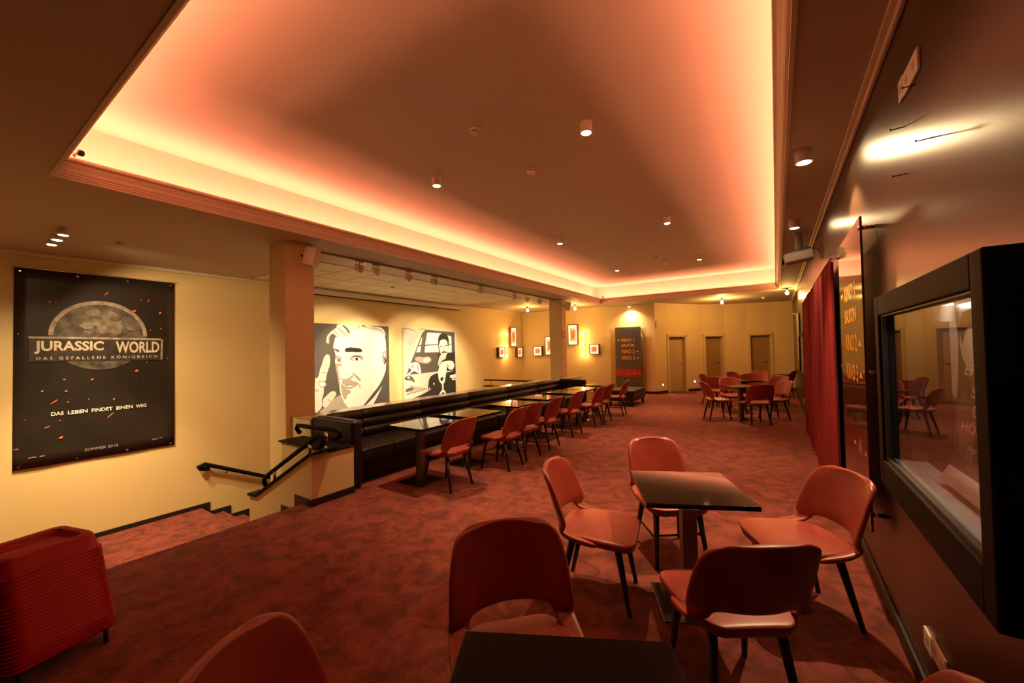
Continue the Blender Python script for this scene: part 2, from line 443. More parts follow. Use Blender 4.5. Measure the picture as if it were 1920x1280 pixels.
def flat(name, poly, to3, material, parent=None):
    bm = bmesh.new()
    bm.faces.new([bm.verts.new(to3(*p)) for p in poly])
    bmesh.ops.triangulate(bm, faces=bm.faces[:])
    return finish(name, bm, material, parent)
PORTRAIT=[(1,[4.95,2.39,7.42,2.39,7.42,0.02,4.95,0.02]),
(4,[5.8,2.07,5.85,2.08,5.92,2.09,6.03,2.08,6.11,2.1,6.17,2.15,6.23,2.19,6.31,2.24,6.44,2.26,6.64,2.26,6.81,2.25,6.95,2.24,7.08,2.22,7.2,2.19,7.28,2.12,7.31,2.0,7.32,1.88,7.33,1.75,7.33,1.57,7.32,1.34,7.3,1.16,7.24,1.02,7.17,0.9,7.09,0.79,6.99,0.68,6.88,0.58,6.78,0.48,6.67,0.38,6.61,0.26,6.58,0.11,6.48,0.03,6.3,0.03,6.19,0.08,6.13,0.19,6.08,0.29,6.04,0.37,6.0,0.44,5.97,0.51,5.94,0.58,5.92,0.65,5.9,0.73,5.89,0.82,5.87,0.93,5.85,1.06,5.83,1.17,5.81,1.25,5.79,1.34,5.78,1.42,5.78,1.49,5.79,1.55,5.79,1.63,5.77,1.71,5.75,1.77,5.73,1.8,5.74,1.87,5.77,2.0]),
(3,[5.56,2.02,5.58,2.09,5.62,2.14,5.67,2.19,5.73,2.24,5.81,2.29,5.84,2.33,5.82,2.36,5.87,2.38,5.99,2.39,6.14,2.39,6.31,2.39,6.44,2.39,6.54,2.39,6.66,2.39,6.79,2.38,6.93,2.37,7.08,2.37,7.18,2.34,7.25,2.29,7.29,2.23,7.31,2.15,7.3,2.12,7.26,2.15,7.18,2.18,7.07,2.21,6.95,2.23,6.81,2.25,6.68,2.25,6.55,2.26,6.46,2.26,6.38,2.26,6.31,2.24,6.23,2.2,6.17,2.16,6.13,2.12,6.07,2.09,6.0,2.09,5.93,2.08,5.86,2.08,5.8,2.1,5.74,2.15,5.69,2.14,5.64,2.08,5.61,2.02,5.59,1.93,5.58,1.9,5.57,1.91,5.56,1.93,5.55,1.98]),
(2,[5.91,2.28,5.95,2.26,5.99,2.24,6.02,2.21,6.04,2.19,6.07,2.15,6.08,2.13,6.09,2.11,6.08,2.1,6.07,2.1,6.05,2.1,6.04,2.12,6.02,2.13,6.0,2.16,5.97,2.18,5.94,2.21,5.91,2.23,5.88,2.25,5.85,2.27,5.84,2.28,5.84,2.29,5.84,2.3,5.86,2.3,5.88,2.29]),
(1,[6.06,2.34,6.1,2.32,6.13,2.29,6.15,2.27,6.17,2.24,6.18,2.21,6.19,2.19,6.19,2.18,6.18,2.17,6.17,2.16,6.17,2.17,6.15,2.17,6.14,2.19,6.12,2.22,6.11,2.24,6.08,2.27,6.06,2.29,6.02,2.32,6.0,2.34,5.99,2.35,5.99,2.37,6.0,2.37,6.01,2.37,6.04,2.36]),
(2,[5.78,2.23,5.81,2.21,5.83,2.19,5.85,2.16,5.87,2.14,5.88,2.12,5.89,2.1,5.89,2.09,5.88,2.09,5.87,2.09,5.86,2.09,5.85,2.1,5.84,2.12,5.83,2.14,5.81,2.16,5.79,2.18,5.77,2.19,5.74,2.21,5.73,2.22,5.72,2.23,5.72,2.24,5.73,2.25,5.74,2.25,5.76,2.25]),
(2,[6.64,2.37,6.7,2.36,6.77,2.35,6.84,2.33,6.92,2.31,7.0,2.29,7.04,2.28,7.03,2.27,6.98,2.27,6.89,2.29,6.81,2.3,6.74,2.31,6.69,2.32,6.64,2.32,6.61,2.33,6.58,2.34,6.57,2.35,6.56,2.37,6.57,2.37,6.59,2.37]),
(1,[6.56,2.39,6.62,2.39,6.65,2.39,6.67,2.39,6.66,2.38,6.63,2.36,6.61,2.36,6.58,2.36,6.55,2.37,6.53,2.38,6.52,2.39,6.53,2.39]),
(2,[6.42,2.39,6.44,2.39,6.46,2.38,6.47,2.37,6.48,2.35,6.48,2.33,6.49,2.31,6.48,2.29,6.48,2.29,6.47,2.29,6.46,2.29,6.45,2.31,6.43,2.32,6.42,2.35,6.41,2.37,6.41,2.38]),
(2,[5.62,2.12,5.63,2.14,5.64,2.14,5.64,2.12,5.64,2.1,5.63,2.06,5.63,2.02,5.63,1.99,5.63,1.96,5.63,1.94,5.63,1.92,5.63,1.91,5.62,1.9,5.61,1.9,5.6,1.91,5.6,1.93,5.59,1.97,5.59,2.02,5.6,2.06,5.61,2.1]),
(2,[6.85,2.36,6.92,2.36,6.98,2.35,7.04,2.33,7.1,2.31,7.15,2.29,7.2,2.26,7.23,2.23,7.25,2.21,7.26,2.19,7.26,2.18,7.25,2.18,7.23,2.19,7.2,2.21,7.16,2.23,7.12,2.25,7.07,2.27,7.01,2.28,6.96,2.3,6.91,2.31,6.86,2.33,6.82,2.34,6.8,2.35,6.81,2.36]),
(1,[7.17,2.39,7.34,2.39,7.33,2.12,7.28,2.27]),
(0,[6.05,1.75,6.06,1.77,6.07,1.78,6.09,1.79,6.12,1.8,6.16,1.8,6.2,1.81,6.24,1.81,6.28,1.8,6.32,1.8,6.36,1.8,6.4,1.79,6.43,1.79,6.47,1.78,6.5,1.77,6.52,1.76,6.54,1.74,6.55,1.72,6.55,1.71,6.54,1.69,6.52,1.69,6.48,1.68,6.45,1.68,6.42,1.68,6.38,1.68,6.34,1.68,6.31,1.69,6.28,1.69,6.24,1.69,6.21,1.69,6.18,1.69,6.16,1.69,6.13,1.69,6.11,1.69,6.08,1.69,6.07,1.7,6.05,1.7,6.05,1.72,6.04,1.73,6.04,1.74]),
(1,[5.76,1.78,5.79,1.78,5.81,1.77,5.83,1.77,5.85,1.76,5.87,1.75,5.88,1.74,5.89,1.73,5.89,1.72,5.89,1.7,5.89,1.69,5.88,1.69,5.86,1.69,5.85,1.7,5.83,1.7,5.82,1.71,5.8,1.72,5.79,1.73,5.78,1.74,5.77,1.75,5.76,1.76,5.74,1.77,5.74,1.78,5.74,1.78]),
(2,[6.19,1.53,6.21,1.56,6.23,1.58,6.26,1.59,6.28,1.6,6.32,1.61,6.35,1.62,6.38,1.62,6.42,1.61,6.46,1.6,6.5,1.59,6.53,1.58,6.55,1.56,6.58,1.54,6.58,1.52,6.58,1.5,6.56,1.49,6.53,1.48,6.5,1.48,6.46,1.47,6.43,1.47,6.39,1.46,6.36,1.46,6.33,1.46,6.3,1.47,6.27,1.47,6.25,1.47,6.23,1.48,6.21,1.48,6.19,1.49,6.18,1.5,6.18,1.52]),
(4,[6.26,1.53,6.28,1.54,6.3,1.54,6.33,1.55,6.36,1.55,6.39,1.54,6.42,1.54,6.44,1.53,6.47,1.53,6.49,1.52,6.5,1.51,6.49,1.5,6.48,1.49,6.45,1.48,6.42,1.47,6.4,1.47,6.37,1.47,6.35,1.47,6.32,1.47,6.3,1.48,6.28,1.49,6.26,1.5,6.26,1.5,6.26,1.51]),
(0,[6.42,1.5,6.42,1.49,6.42,1.49,6.42,1.48,6.41,1.48,6.41,1.47,6.4,1.47,6.39,1.47,6.39,1.47,6.38,1.47,6.37,1.47,6.37,1.47,6.36,1.48,6.36,1.48,6.35,1.48,6.35,1.49,6.34,1.49,6.34,1.5,6.34,1.5,6.34,1.51,6.34,1.52,6.34,1.52,6.35,1.53,6.35,1.53,6.36,1.53,6.36,1.54,6.37,1.54,6.37,1.54,6.38,1.54,6.39,1.54,6.39,1.54,6.4,1.54,6.41,1.54,6.41,1.53,6.42,1.53,6.42,1.52,6.42,1.52,6.42,1.51,6.43,1.51,6.43,1.5]),
(1,[6.26,1.56,6.29,1.58,6.32,1.59,6.36,1.59,6.39,1.59,6.43,1.59,6.46,1.58,6.49,1.57,6.51,1.56,6.53,1.54,6.54,1.54,6.54,1.53,6.53,1.53,6.51,1.54,6.49,1.55,6.46,1.55,6.43,1.56,6.4,1.56,6.36,1.57,6.33,1.56,6.3,1.56,6.26,1.55,6.25,1.55,6.25,1.56]),
(2,[5.82,1.61,5.85,1.6,5.87,1.6,5.9,1.59,5.92,1.58,5.95,1.56,5.96,1.54,5.97,1.52,5.97,1.5,5.97,1.48,5.96,1.46,5.95,1.45,5.94,1.44,5.92,1.43,5.9,1.43,5.88,1.44,5.86,1.45,5.84,1.46,5.83,1.48,5.82,1.5,5.8,1.53,5.79,1.56,5.79,1.59,5.8,1.6]),
(4,[5.88,1.51,5.89,1.52,5.9,1.52,5.92,1.52,5.93,1.51,5.94,1.5,5.95,1.49,5.95,1.48,5.94,1.48,5.93,1.47,5.92,1.47,5.9,1.47,5.89,1.47,5.87,1.49,5.87,1.5,5.87,1.5]),
(0,[5.91,1.49,5.91,1.49,5.91,1.48,5.9,1.48,5.9,1.48,5.9,1.47,5.89,1.47,5.89,1.47,5.88,1.47,5.88,1.47,5.88,1.47,5.87,1.47,5.87,1.47,5.86,1.48,5.86,1.48,5.86,1.48,5.86,1.49,5.86,1.49,5.86,1.5,5.86,1.5,5.86,1.5,5.86,1.51,5.86,1.51,5.86,1.51,5.87,1.52,5.87,1.52,5.87,1.52,5.88,1.52,5.88,1.52,5.88,1.52,5.89,1.52,5.89,1.52,5.9,1.52,5.9,1.51,5.9,1.51,5.91,1.51,5.91,1.5,5.91,1.5,5.91,1.5,5.91,1.49]),
(2,[5.8,1.43,5.82,1.41,5.83,1.38,5.84,1.34,5.85,1.3,5.86,1.25,5.87,1.2,5.87,1.16,5.88,1.12,5.88,1.09,5.88,1.05,5.89,1.02,5.89,0.97,5.9,0.93,5.9,0.89,5.9,0.87,5.89,0.86,5.88,0.86,5.87,0.88,5.86,0.91,5.85,0.96,5.84,1.03,5.83,1.09,5.82,1.15,5.81,1.19,5.8,1.24,5.79,1.28,5.79,1.32,5.78,1.36,5.78,1.4,5.78,1.43,5.79,1.44]),
(2,[5.86,1.41,5.89,1.41,5.92,1.41,5.95,1.4,5.96,1.39,5.96,1.38,5.96,1.37,5.94,1.36,5.92,1.35,5.89,1.34,5.86,1.34,5.84,1.34,5.82,1.35,5.81,1.37,5.81,1.39,5.83,1.4]),
(2,[5.91,1.05,5.93,1.04,5.96,1.02,5.99,1.02,6.02,1.01,6.05,1.02,6.08,1.02,6.1,1.03,6.13,1.03,6.16,1.04,6.19,1.06,6.21,1.07,6.22,1.09,6.24,1.11,6.25,1.12,6.25,1.12,6.26,1.11,6.27,1.08,6.27,1.06,6.26,1.04,6.24,1.03,6.22,1.02,6.19,1.01,6.17,1.0,6.14,0.99,6.11,0.99,6.08,0.99,6.05,0.99,6.03,0.99,6.0,0.99,5.97,1.0,5.95,1.01,5.93,1.02,5.91,1.04,5.89,1.06,5.9,1.06]),
(2,[6.3,1.15,6.33,1.12,6.36,1.1,6.39,1.07,6.43,1.04,6.46,1.0,6.49,0.97,6.5,0.95,6.5,0.93,6.5,0.92,6.49,0.92,6.47,0.93,6.44,0.94,6.41,0.97,6.38,1.0,6.36,1.03,6.33,1.05,6.31,1.08,6.29,1.1,6.28,1.12,6.27,1.14,6.26,1.15,6.27,1.16,6.28,1.16]),
(2,[5.97,0.98,6.0,0.99,6.03,1.0,6.06,1.01,6.09,1.01,6.13,1.02,6.16,1.02,6.18,1.01,6.2,1.0,6.21,0.98,6.23,0.97,6.25,0.95,6.29,0.94,6.32,0.93,6.35,0.92,6.38,0.91,6.41,0.9,6.43,0.89,6.44,0.88,6.43,0.88,6.41,0.87,6.38,0.87,6.34,0.86,6.3,0.86,6.26,0.86,6.22,0.86,6.18,0.87,6.14,0.87,6.1,0.87,6.06,0.87,6.02,0.88,5.99,0.89,5.97,0.91,5.96,0.93,5.95,0.95,5.96,0.97]),
(2,[6.07,0.86,6.12,0.86,6.16,0.86,6.21,0.86,6.25,0.86,6.3,0.86,6.34,0.86,6.38,0.87,6.41,0.87,6.42,0.87,6.43,0.86,6.43,0.86,6.41,0.84,6.38,0.82,6.35,0.81,6.32,0.79,6.28,0.78,6.24,0.77,6.2,0.76,6.17,0.76,6.13,0.76,6.1,0.77,6.07,0.78,6.05,0.8,6.04,0.81,6.02,0.84,6.03,0.85,6.04,0.86]),
(4,[6.12,0.83,6.16,0.83,6.2,0.83,6.24,0.83,6.28,0.83,6.3,0.83,6.32,0.83,6.31,0.83,6.28,0.82,6.23,0.81,6.19,0.8,6.15,0.8,6.12,0.81,6.09,0.82,6.08,0.83,6.09,0.83]),
(2,[6.46,0.85,6.47,0.83,6.48,0.81,6.48,0.8,6.48,0.77,6.48,0.75,6.47,0.74,6.47,0.73,6.47,0.72,6.46,0.73,6.46,0.74,6.45,0.76,6.45,0.79,6.44,0.82,6.44,0.84,6.45,0.85]),
(2,[5.95,0.89,5.97,0.88,5.99,0.86,6.01,0.84,6.03,0.81,6.04,0.79,6.06,0.77,6.08,0.75,6.11,0.74,6.14,0.73,6.16,0.72,6.18,0.71,6.19,0.69,6.2,0.68,6.2,0.67,6.18,0.65,6.16,0.64,6.13,0.63,6.11,0.62,6.09,0.6,6.08,0.58,6.08,0.56,6.08,0.54,6.07,0.53,6.05,0.52,6.03,0.52,6.01,0.53,6.0,0.54,5.99,0.56,5.97,0.6,5.96,0.63,5.96,0.66,5.95,0.7,5.94,0.74,5.93,0.77,5.93,0.81,5.92,0.84,5.92,0.87,5.92,0.89,5.93,0.9]),
(2,[7.22,1.69,7.25,1.7,7.28,1.71,7.3,1.71,7.31,1.71,7.32,1.7,7.33,1.68,7.33,1.64,7.33,1.58,7.33,1.51,7.33,1.46,7.32,1.41,7.3,1.37,7.28,1.35,7.26,1.34,7.24,1.34,7.23,1.36,7.21,1.4,7.2,1.44,7.19,1.49,7.18,1.54,7.18,1.59,7.19,1.63,7.2,1.67]),
(3,[7.25,1.65,7.27,1.66,7.29,1.65,7.3,1.64,7.3,1.62,7.31,1.59,7.3,1.57,7.3,1.56,7.28,1.55,7.27,1.55,7.25,1.56,7.24,1.57,7.24,1.59,7.23,1.61,7.23,1.63,7.24,1.64]),
(0,[7.24,1.52,7.27,1.5,7.3,1.49,7.32,1.47,7.32,1.45,7.32,1.43,7.31,1.41,7.3,1.39,7.28,1.36,7.26,1.34,7.24,1.33,7.24,1.33,7.24,1.35,7.25,1.37,7.26,1.4,7.27,1.42,7.27,1.44,7.27,1.46,7.26,1.47,7.25,1.49,7.23,1.5,7.21,1.52,7.21,1.53,7.22,1.53]),
(1,[7.33,1.22,7.33,0.02,6.72,0.02,6.81,0.21,7.19,0.75]),
(4,[7.18,0.75,6.8,0.16,6.52,0.19,6.88,0.46]),
(1,[7.27,1.03,7.22,0.93,7.18,0.83,7.12,0.75,7.06,0.68,6.99,0.61,6.92,0.55,6.84,0.48,6.76,0.4,6.67,0.33,6.6,0.27,6.55,0.23,6.52,0.22,6.5,0.22,6.51,0.24,6.55,0.28,6.61,0.33,6.7,0.41,6.78,0.48,6.86,0.54,6.93,0.61,7.0,0.67,7.07,0.74,7.13,0.82,7.19,0.92,7.24,1.02,7.28,1.08,7.28,1.08]),
(2,[5.4,0.32,5.49,0.37,5.56,0.43,5.64,0.48,5.71,0.53,5.78,0.58,5.83,0.61,5.88,0.62,5.91,0.62,5.93,0.58,5.95,0.55,5.96,0.52,5.98,0.49,5.99,0.46,6.01,0.42,6.04,0.38,6.07,0.34,6.11,0.29,6.14,0.24,6.16,0.19,6.16,0.14,6.14,0.09,6.08,0.06,5.95,0.05,5.78,0.07,5.56,0.1,5.41,0.13,5.31,0.16,5.26,0.18,5.27,0.21,5.3,0.24,5.34,0.27]),
(3,[5.52,1.62,5.55,1.64,5.58,1.64,5.62,1.62,5.63,1.57,5.64,1.5,5.63,1.43,5.62,1.35,5.59,1.28,5.57,1.22,5.54,1.14,5.53,1.05,5.51,1.0,5.49,1.0,5.47,0.97,5.45,0.92,5.45,0.88,5.47,0.85,5.47,0.8,5.47,0.73,5.45,0.66,5.43,0.61,5.42,0.53,5.43,0.44,5.4,0.36,5.31,0.29,5.26,0.26,5.24,0.27,5.23,0.47,5.24,0.88,5.26,1.09,5.31,1.09,5.34,1.13,5.36,1.2,5.38,1.3,5.43,1.41,5.46,1.51,5.49,1.58]),
(2,[5.51,1.4,5.55,1.4,5.58,1.4,5.6,1.4,5.61,1.39,5.61,1.39,5.59,1.38,5.57,1.38,5.54,1.38,5.51,1.38,5.48,1.38,5.46,1.38,5.45,1.39,5.45,1.39,5.46,1.4,5.48,1.4]),
(2,[5.45,1.22,5.49,1.22,5.52,1.22,5.54,1.21,5.55,1.21,5.55,1.2,5.54,1.2,5.52,1.19,5.49,1.19,5.45,1.19,5.42,1.19,5.4,1.2,5.39,1.2,5.39,1.21,5.4,1.21,5.42,1.22]),
(2,[5.37,1.02,5.4,1.02,5.43,1.02,5.45,1.01,5.48,0.99,5.5,0.98,5.52,0.96,5.53,0.94,5.53,0.92,5.53,0.9,5.52,0.88,5.5,0.87,5.48,0.86,5.46,0.86,5.43,0.85,5.41,0.86,5.39,0.87,5.37,0.88,5.35,0.9,5.33,0.92,5.33,0.95,5.33,0.98,5.33,1.0,5.35,1.02]),
(4,[5.39,0.99,5.41,0.99,5.43,0.99,5.45,0.98,5.47,0.98,5.49,0.96,5.5,0.95,5.51,0.94,5.51,0.93,5.5,0.91,5.5,0.9,5.49,0.89,5.47,0.89,5.45,0.88,5.43,0.88,5.42,0.89,5.4,0.89,5.38,0.9,5.37,0.91,5.36,0.93,5.36,0.94,5.36,0.96,5.36,0.98,5.37,0.99]),
(2,[5.3,0.83,5.32,0.82,5.34,0.81,5.35,0.8,5.34,0.79,5.33,0.77,5.32,0.77,5.31,0.76,5.3,0.76,5.28,0.76,5.27,0.76,5.26,0.77,5.26,0.79,5.26,0.81,5.26,0.83,5.28,0.84]),
(3,[5.56,0.67,5.58,0.69,5.6,0.7,5.63,0.72,5.65,0.73,5.68,0.74,5.71,0.74,5.73,0.74,5.75,0.73,5.77,0.71,5.78,0.7,5.79,0.68,5.79,0.66,5.79,0.65,5.78,0.63,5.76,0.61,5.75,0.58,5.73,0.56,5.71,0.54,5.69,0.52,5.67,0.51,5.66,0.5,5.64,0.48,5.62,0.47,5.61,0.45,5.59,0.42,5.57,0.4,5.55,0.38,5.52,0.37,5.49,0.37,5.47,0.37,5.45,0.39,5.44,0.41,5.44,0.45,5.44,0.48,5.44,0.51,5.44,0.53,5.45,0.56,5.46,0.58,5.47,0.6,5.49,0.61,5.5,0.62,5.52,0.63,5.54,0.65]),
(2,[5.58,0.58,5.59,0.55,5.61,0.54,5.62,0.52,5.64,0.52,5.66,0.52,5.67,0.52,5.68,0.52,5.67,0.51,5.66,0.51,5.64,0.5,5.63,0.5,5.61,0.5,5.6,0.5,5.59,0.51,5.58,0.53,5.57,0.55,5.57,0.57,5.57,0.59,5.57,0.59])]
CARPRINT=[(3,[7.95,2.37,10.28,2.37,10.28,0.02,7.95,0.02]),
(1,[8.88,2.35,10.17,2.3,10.2,1.01,9.23,1.02,8.66,1.0,8.05,0.99,8.21,1.34,8.4,1.67,8.68,2.21,8.77,2.3]),
(4,[8.72,2.17,8.66,1.96,8.6,1.65,8.43,1.65,8.54,1.84,8.64,2.04]),
(4,[8.91,2.26,9.53,2.25,9.39,2.11,9.37,1.88,9.41,1.64,8.78,1.64,8.82,1.92]),
(4,[9.77,2.2,10.01,2.16,10.02,1.62,9.82,1.62,9.87,1.97]),
(1,[8.51,1.87,9.37,1.9,9.37,1.87,8.51,1.83]),
(1,[9.86,1.91,10.03,1.9,10.03,1.88,9.86,1.88]),
(1,[8.6,1.65,8.71,2.19,8.79,2.23,8.68,1.57]),
(3,[8.88,2.12,9.38,2.14,9.38,2.11,8.88,2.08]),
(2,[8.42,1.5,8.47,1.51,8.51,1.52,8.56,1.52,8.6,1.51,8.65,1.5,8.7,1.5,8.75,1.5,8.81,1.5,8.87,1.51,8.92,1.51,8.97,1.5,9.01,1.48,9.05,1.44,9.07,1.41,9.06,1.38,9.03,1.35,8.97,1.32,8.92,1.3,8.86,1.29,8.8,1.29,8.75,1.3,8.69,1.31,8.63,1.32,8.56,1.34,8.5,1.37,8.44,1.39,8.4,1.41,8.38,1.43,8.37,1.45,8.38,1.46,8.39,1.48]),
(3,[8.81,1.48,8.87,1.49,8.91,1.49,8.96,1.48,8.99,1.46,9.01,1.44,9.02,1.41,9.01,1.39,8.99,1.36,8.95,1.34,8.91,1.33,8.87,1.32,8.83,1.32,8.78,1.33,8.75,1.34,8.73,1.36,8.72,1.39,8.72,1.42,8.74,1.44,8.77,1.46]),
(0,[9.37,1.6,10.16,1.63,10.2,1.01,9.35,1.02]),
(3,[9.58,1.56,9.65,1.53,9.71,1.51,9.73,1.48,9.74,1.46,9.73,1.44,9.7,1.42,9.67,1.4,9.63,1.39,9.58,1.38,9.54,1.35,9.5,1.32,9.46,1.28,9.42,1.24,9.4,1.21,9.38,1.2,9.36,1.21,9.35,1.24,9.36,1.28,9.37,1.33,9.39,1.4,9.42,1.48,9.46,1.53,9.51,1.56]),
(4,[9.48,2.04,9.53,2.05,9.57,2.06,9.62,2.06,9.66,2.06,9.71,2.05,9.75,2.04,9.78,2.02,9.8,1.99,9.82,1.96,9.83,1.91,9.84,1.87,9.84,1.82,9.83,1.76,9.83,1.71,9.82,1.66,9.8,1.62,9.78,1.58,9.76,1.55,9.74,1.52,9.72,1.51,9.69,1.5,9.67,1.49,9.64,1.49,9.62,1.49,9.59,1.5,9.56,1.51,9.54,1.53,9.52,1.56,9.49,1.59,9.47,1.63,9.46,1.67,9.44,1.72,9.43,1.77,9.41,1.82,9.41,1.87,9.41,1.92,9.41,1.96,9.43,2.0,9.45,2.02]),
(0,[9.39,2.1,9.41,2.14,9.43,2.17,9.45,2.2,9.49,2.22,9.53,2.24,9.58,2.25,9.62,2.25,9.67,2.25,9.72,2.24,9.77,2.22,9.8,2.2,9.83,2.17,9.85,2.13,9.87,2.09,9.88,2.04,9.88,1.99,9.87,1.92,9.87,1.88,9.86,1.84,9.85,1.82,9.84,1.8,9.84,1.81,9.83,1.82,9.82,1.85,9.81,1.9,9.81,1.94,9.8,1.97,9.79,1.99,9.77,2.01,9.76,2.03,9.73,2.04,9.7,2.05,9.67,2.05,9.64,2.05,9.6,2.05,9.56,2.04,9.52,2.04,9.49,2.02,9.46,2.0,9.45,1.96,9.44,1.92,9.42,1.89,9.41,1.88,9.4,1.89,9.39,1.91,9.38,1.93,9.38,1.96,9.37,1.98,9.37,2.01,9.38,2.04,9.38,2.07]),
(0,[9.53,1.64,9.56,1.65,9.6,1.66,9.63,1.67,9.67,1.67,9.71,1.66,9.74,1.65,9.76,1.64,9.77,1.63,9.77,1.62,9.77,1.61,9.75,1.61,9.73,1.61,9.7,1.61,9.67,1.62,9.65,1.62,9.62,1.61,9.59,1.61,9.57,1.61,9.54,1.61,9.53,1.61,9.51,1.61,9.51,1.61,9.51,1.62]),
(1,[9.49,1.84,9.52,1.85,9.55,1.85,9.57,1.84,9.58,1.84,9.58,1.83,9.57,1.82,9.55,1.82,9.52,1.81,9.49,1.81,9.46,1.81,9.44,1.81,9.43,1.82,9.43,1.83,9.44,1.83,9.46,1.84]),
(1,[9.71,1.86,9.75,1.87,9.78,1.87,9.8,1.87,9.81,1.86,9.81,1.85,9.8,1.85,9.78,1.84,9.75,1.84,9.71,1.83,9.69,1.83,9.67,1.83,9.66,1.84,9.66,1.84,9.67,1.85,9.69,1.86]),
(2,[9.61,1.81,9.62,1.81,9.62,1.8,9.63,1.79,9.64,1.77,9.64,1.74,9.64,1.71,9.63,1.7,9.62,1.69,9.61,1.68,9.6,1.69,9.59,1.71,9.59,1.73,9.59,1.76,9.59,1.79,9.6,1.8]),
(2,[9.56,1.57,9.71,1.58,9.71,1.56,9.56,1.55]),
(0,[8.89,0.46,8.94,0.77,9.02,0.89,9.23,0.96,9.38,0.97,10.19,0.98,10.19,0.02,7.95,0.17,8.11,0.24,8.65,0.36,9.1,0.5]),
(3,[8.96,0.54,8.98,0.53,8.99,0.51,8.99,0.5,8.98,0.49,8.96,0.48,8.95,0.48,8.94,0.49,8.93,0.51,8.93,0.53,8.94,0.54,8.95,0.55]),
(3,[9.16,0.68,9.17,0.67,9.18,0.67,9.19,0.66,9.18,0.64,9.18,0.62,9.17,0.61,9.16,0.6,9.15,0.6,9.14,0.61,9.14,0.62,9.13,0.63,9.13,0.64,9.13,0.66,9.14,0.67,9.15,0.68]),
(4,[9.67,1.34,9.8,1.35,9.91,1.35,10.01,1.34,10.08,1.3,10.12,1.23,10.13,1.17,10.1,1.1,10.05,1.06,9.98,1.04,9.92,1.05,9.85,1.08,9.81,1.12,9.78,1.15,9.76,1.12,9.75,1.02,9.72,0.92,9.69,0.81,9.67,0.74,9.66,0.69,9.63,0.64,9.58,0.6,9.54,0.59,9.49,0.62,9.44,0.66,9.4,0.71,9.37,0.79,9.35,0.9,9.35,1.01,9.38,1.11,9.41,1.2,9.46,1.26,9.51,1.3,9.57,1.32]),
(0,[9.5,0.82,9.54,0.83,9.57,0.82,9.59,0.81,9.59,0.79,9.58,0.76,9.57,0.73,9.56,0.72,9.54,0.7,9.52,0.69,9.5,0.7,9.48,0.71,9.46,0.73,9.45,0.77,9.45,0.79,9.47,0.81]),
(2,[9.82,1.25,9.83,1.22,9.84,1.2,9.85,1.18,9.85,1.16,9.85,1.14,9.84,1.12,9.83,1.12,9.81,1.12,9.8,1.13,9.79,1.15,9.78,1.17,9.78,1.2,9.79,1.23,9.79,1.25,9.8,1.26]),
(4,[9.52,0.61,9.59,0.6,9.59,0.4,9.52,0.41]),
(4,[9.43,0.35,9.46,0.37,9.48,0.39,9.51,0.4,9.54,0.41,9.58,0.41,9.61,0.4,9.64,0.39,9.66,0.36,9.68,0.33,9.69,0.3,9.71,0.27,9.72,0.25,9.74,0.23,9.75,0.21,9.75,0.2,9.75,0.17,9.74,0.15,9.71,0.14,9.66,0.13,9.59,0.13,9.5,0.14,9.43,0.15,9.39,0.17,9.36,0.18,9.36,0.2,9.36,0.23,9.37,0.25,9.37,0.26,9.38,0.28,9.4,0.3,9.41,0.32]),
(0,[9.47,0.29,9.48,0.3,9.5,0.32,9.52,0.33,9.55,0.33,9.57,0.33,9.6,0.33,9.62,0.31,9.63,0.3,9.64,0.27,9.63,0.26,9.62,0.25,9.58,0.25,9.53,0.25,9.49,0.26,9.47,0.27]),
(4,[8.2,1.32,8.23,1.33,8.27,1.34,8.31,1.35,8.36,1.35,8.4,1.36,8.45,1.35,8.48,1.34,8.51,1.33,8.53,1.31,8.55,1.28,8.57,1.24,8.58,1.19,8.6,1.12,8.61,1.07,8.61,1.04,8.61,1.01,8.6,1.0,8.58,1.0,8.55,1.01,8.51,1.02,8.46,1.04,8.41,1.06,8.36,1.08,8.31,1.09,8.25,1.11,8.21,1.14,8.18,1.17,8.16,1.2,8.15,1.24,8.16,1.27,8.17,1.3]),
(2,[8.25,1.28,8.29,1.29,8.31,1.29,8.33,1.28,8.34,1.25,8.34,1.22,8.34,1.2,8.32,1.18,8.3,1.17,8.28,1.17,8.25,1.17,8.23,1.18,8.22,1.2,8.21,1.22,8.21,1.25,8.23,1.26]),
(2,[8.46,1.29,8.48,1.28,8.5,1.26,8.52,1.23,8.53,1.19,8.54,1.14,8.54,1.1,8.53,1.08,8.52,1.07,8.5,1.08,8.48,1.1,8.47,1.13,8.45,1.17,8.44,1.23,8.44,1.27,8.44,1.29]),
(4,[7.95,0.94,8.29,1.14,8.33,1.11,7.98,0.9]),
(1,[7.99,0.93,8.03,0.95,8.06,0.96,8.1,0.97,8.14,0.97,8.18,0.96,8.21,0.94,8.25,0.92,8.29,0.89,8.32,0.84,8.34,0.81,8.35,0.78,8.36,0.76,8.35,0.76,8.33,0.76,8.31,0.77,8.29,0.78,8.25,0.81,8.22,0.82,8.19,0.83,8.15,0.83,8.12,0.83,8.09,0.83,8.06,0.84,8.02,0.85,7.99,0.87,7.97,0.89,7.97,0.91]),
(3,[8.16,0.89,8.16,0.89,8.15,0.88,8.15,0.88,8.14,0.88,8.14,0.87,8.13,0.87,8.12,0.87,8.12,0.87,8.11,0.87,8.1,0.87,8.09,0.87,8.09,0.88,8.08,0.88,8.08,0.88,8.07,0.89,8.07,0.9,8.07,0.9,8.06,0.91,8.06,0.91,8.07,0.92,8.07,0.92,8.07,0.93,8.08,0.93,8.08,0.94,8.09,0.94,8.1,0.94,8.1,0.94,8.11,0.94,8.12,0.94,8.12,0.94,8.13,0.94,8.14,0.94,8.15,0.93,8.15,0.93,8.15,0.92,8.16,0.92,8.16,0.91,8.16,0.91,8.16,0.9]),
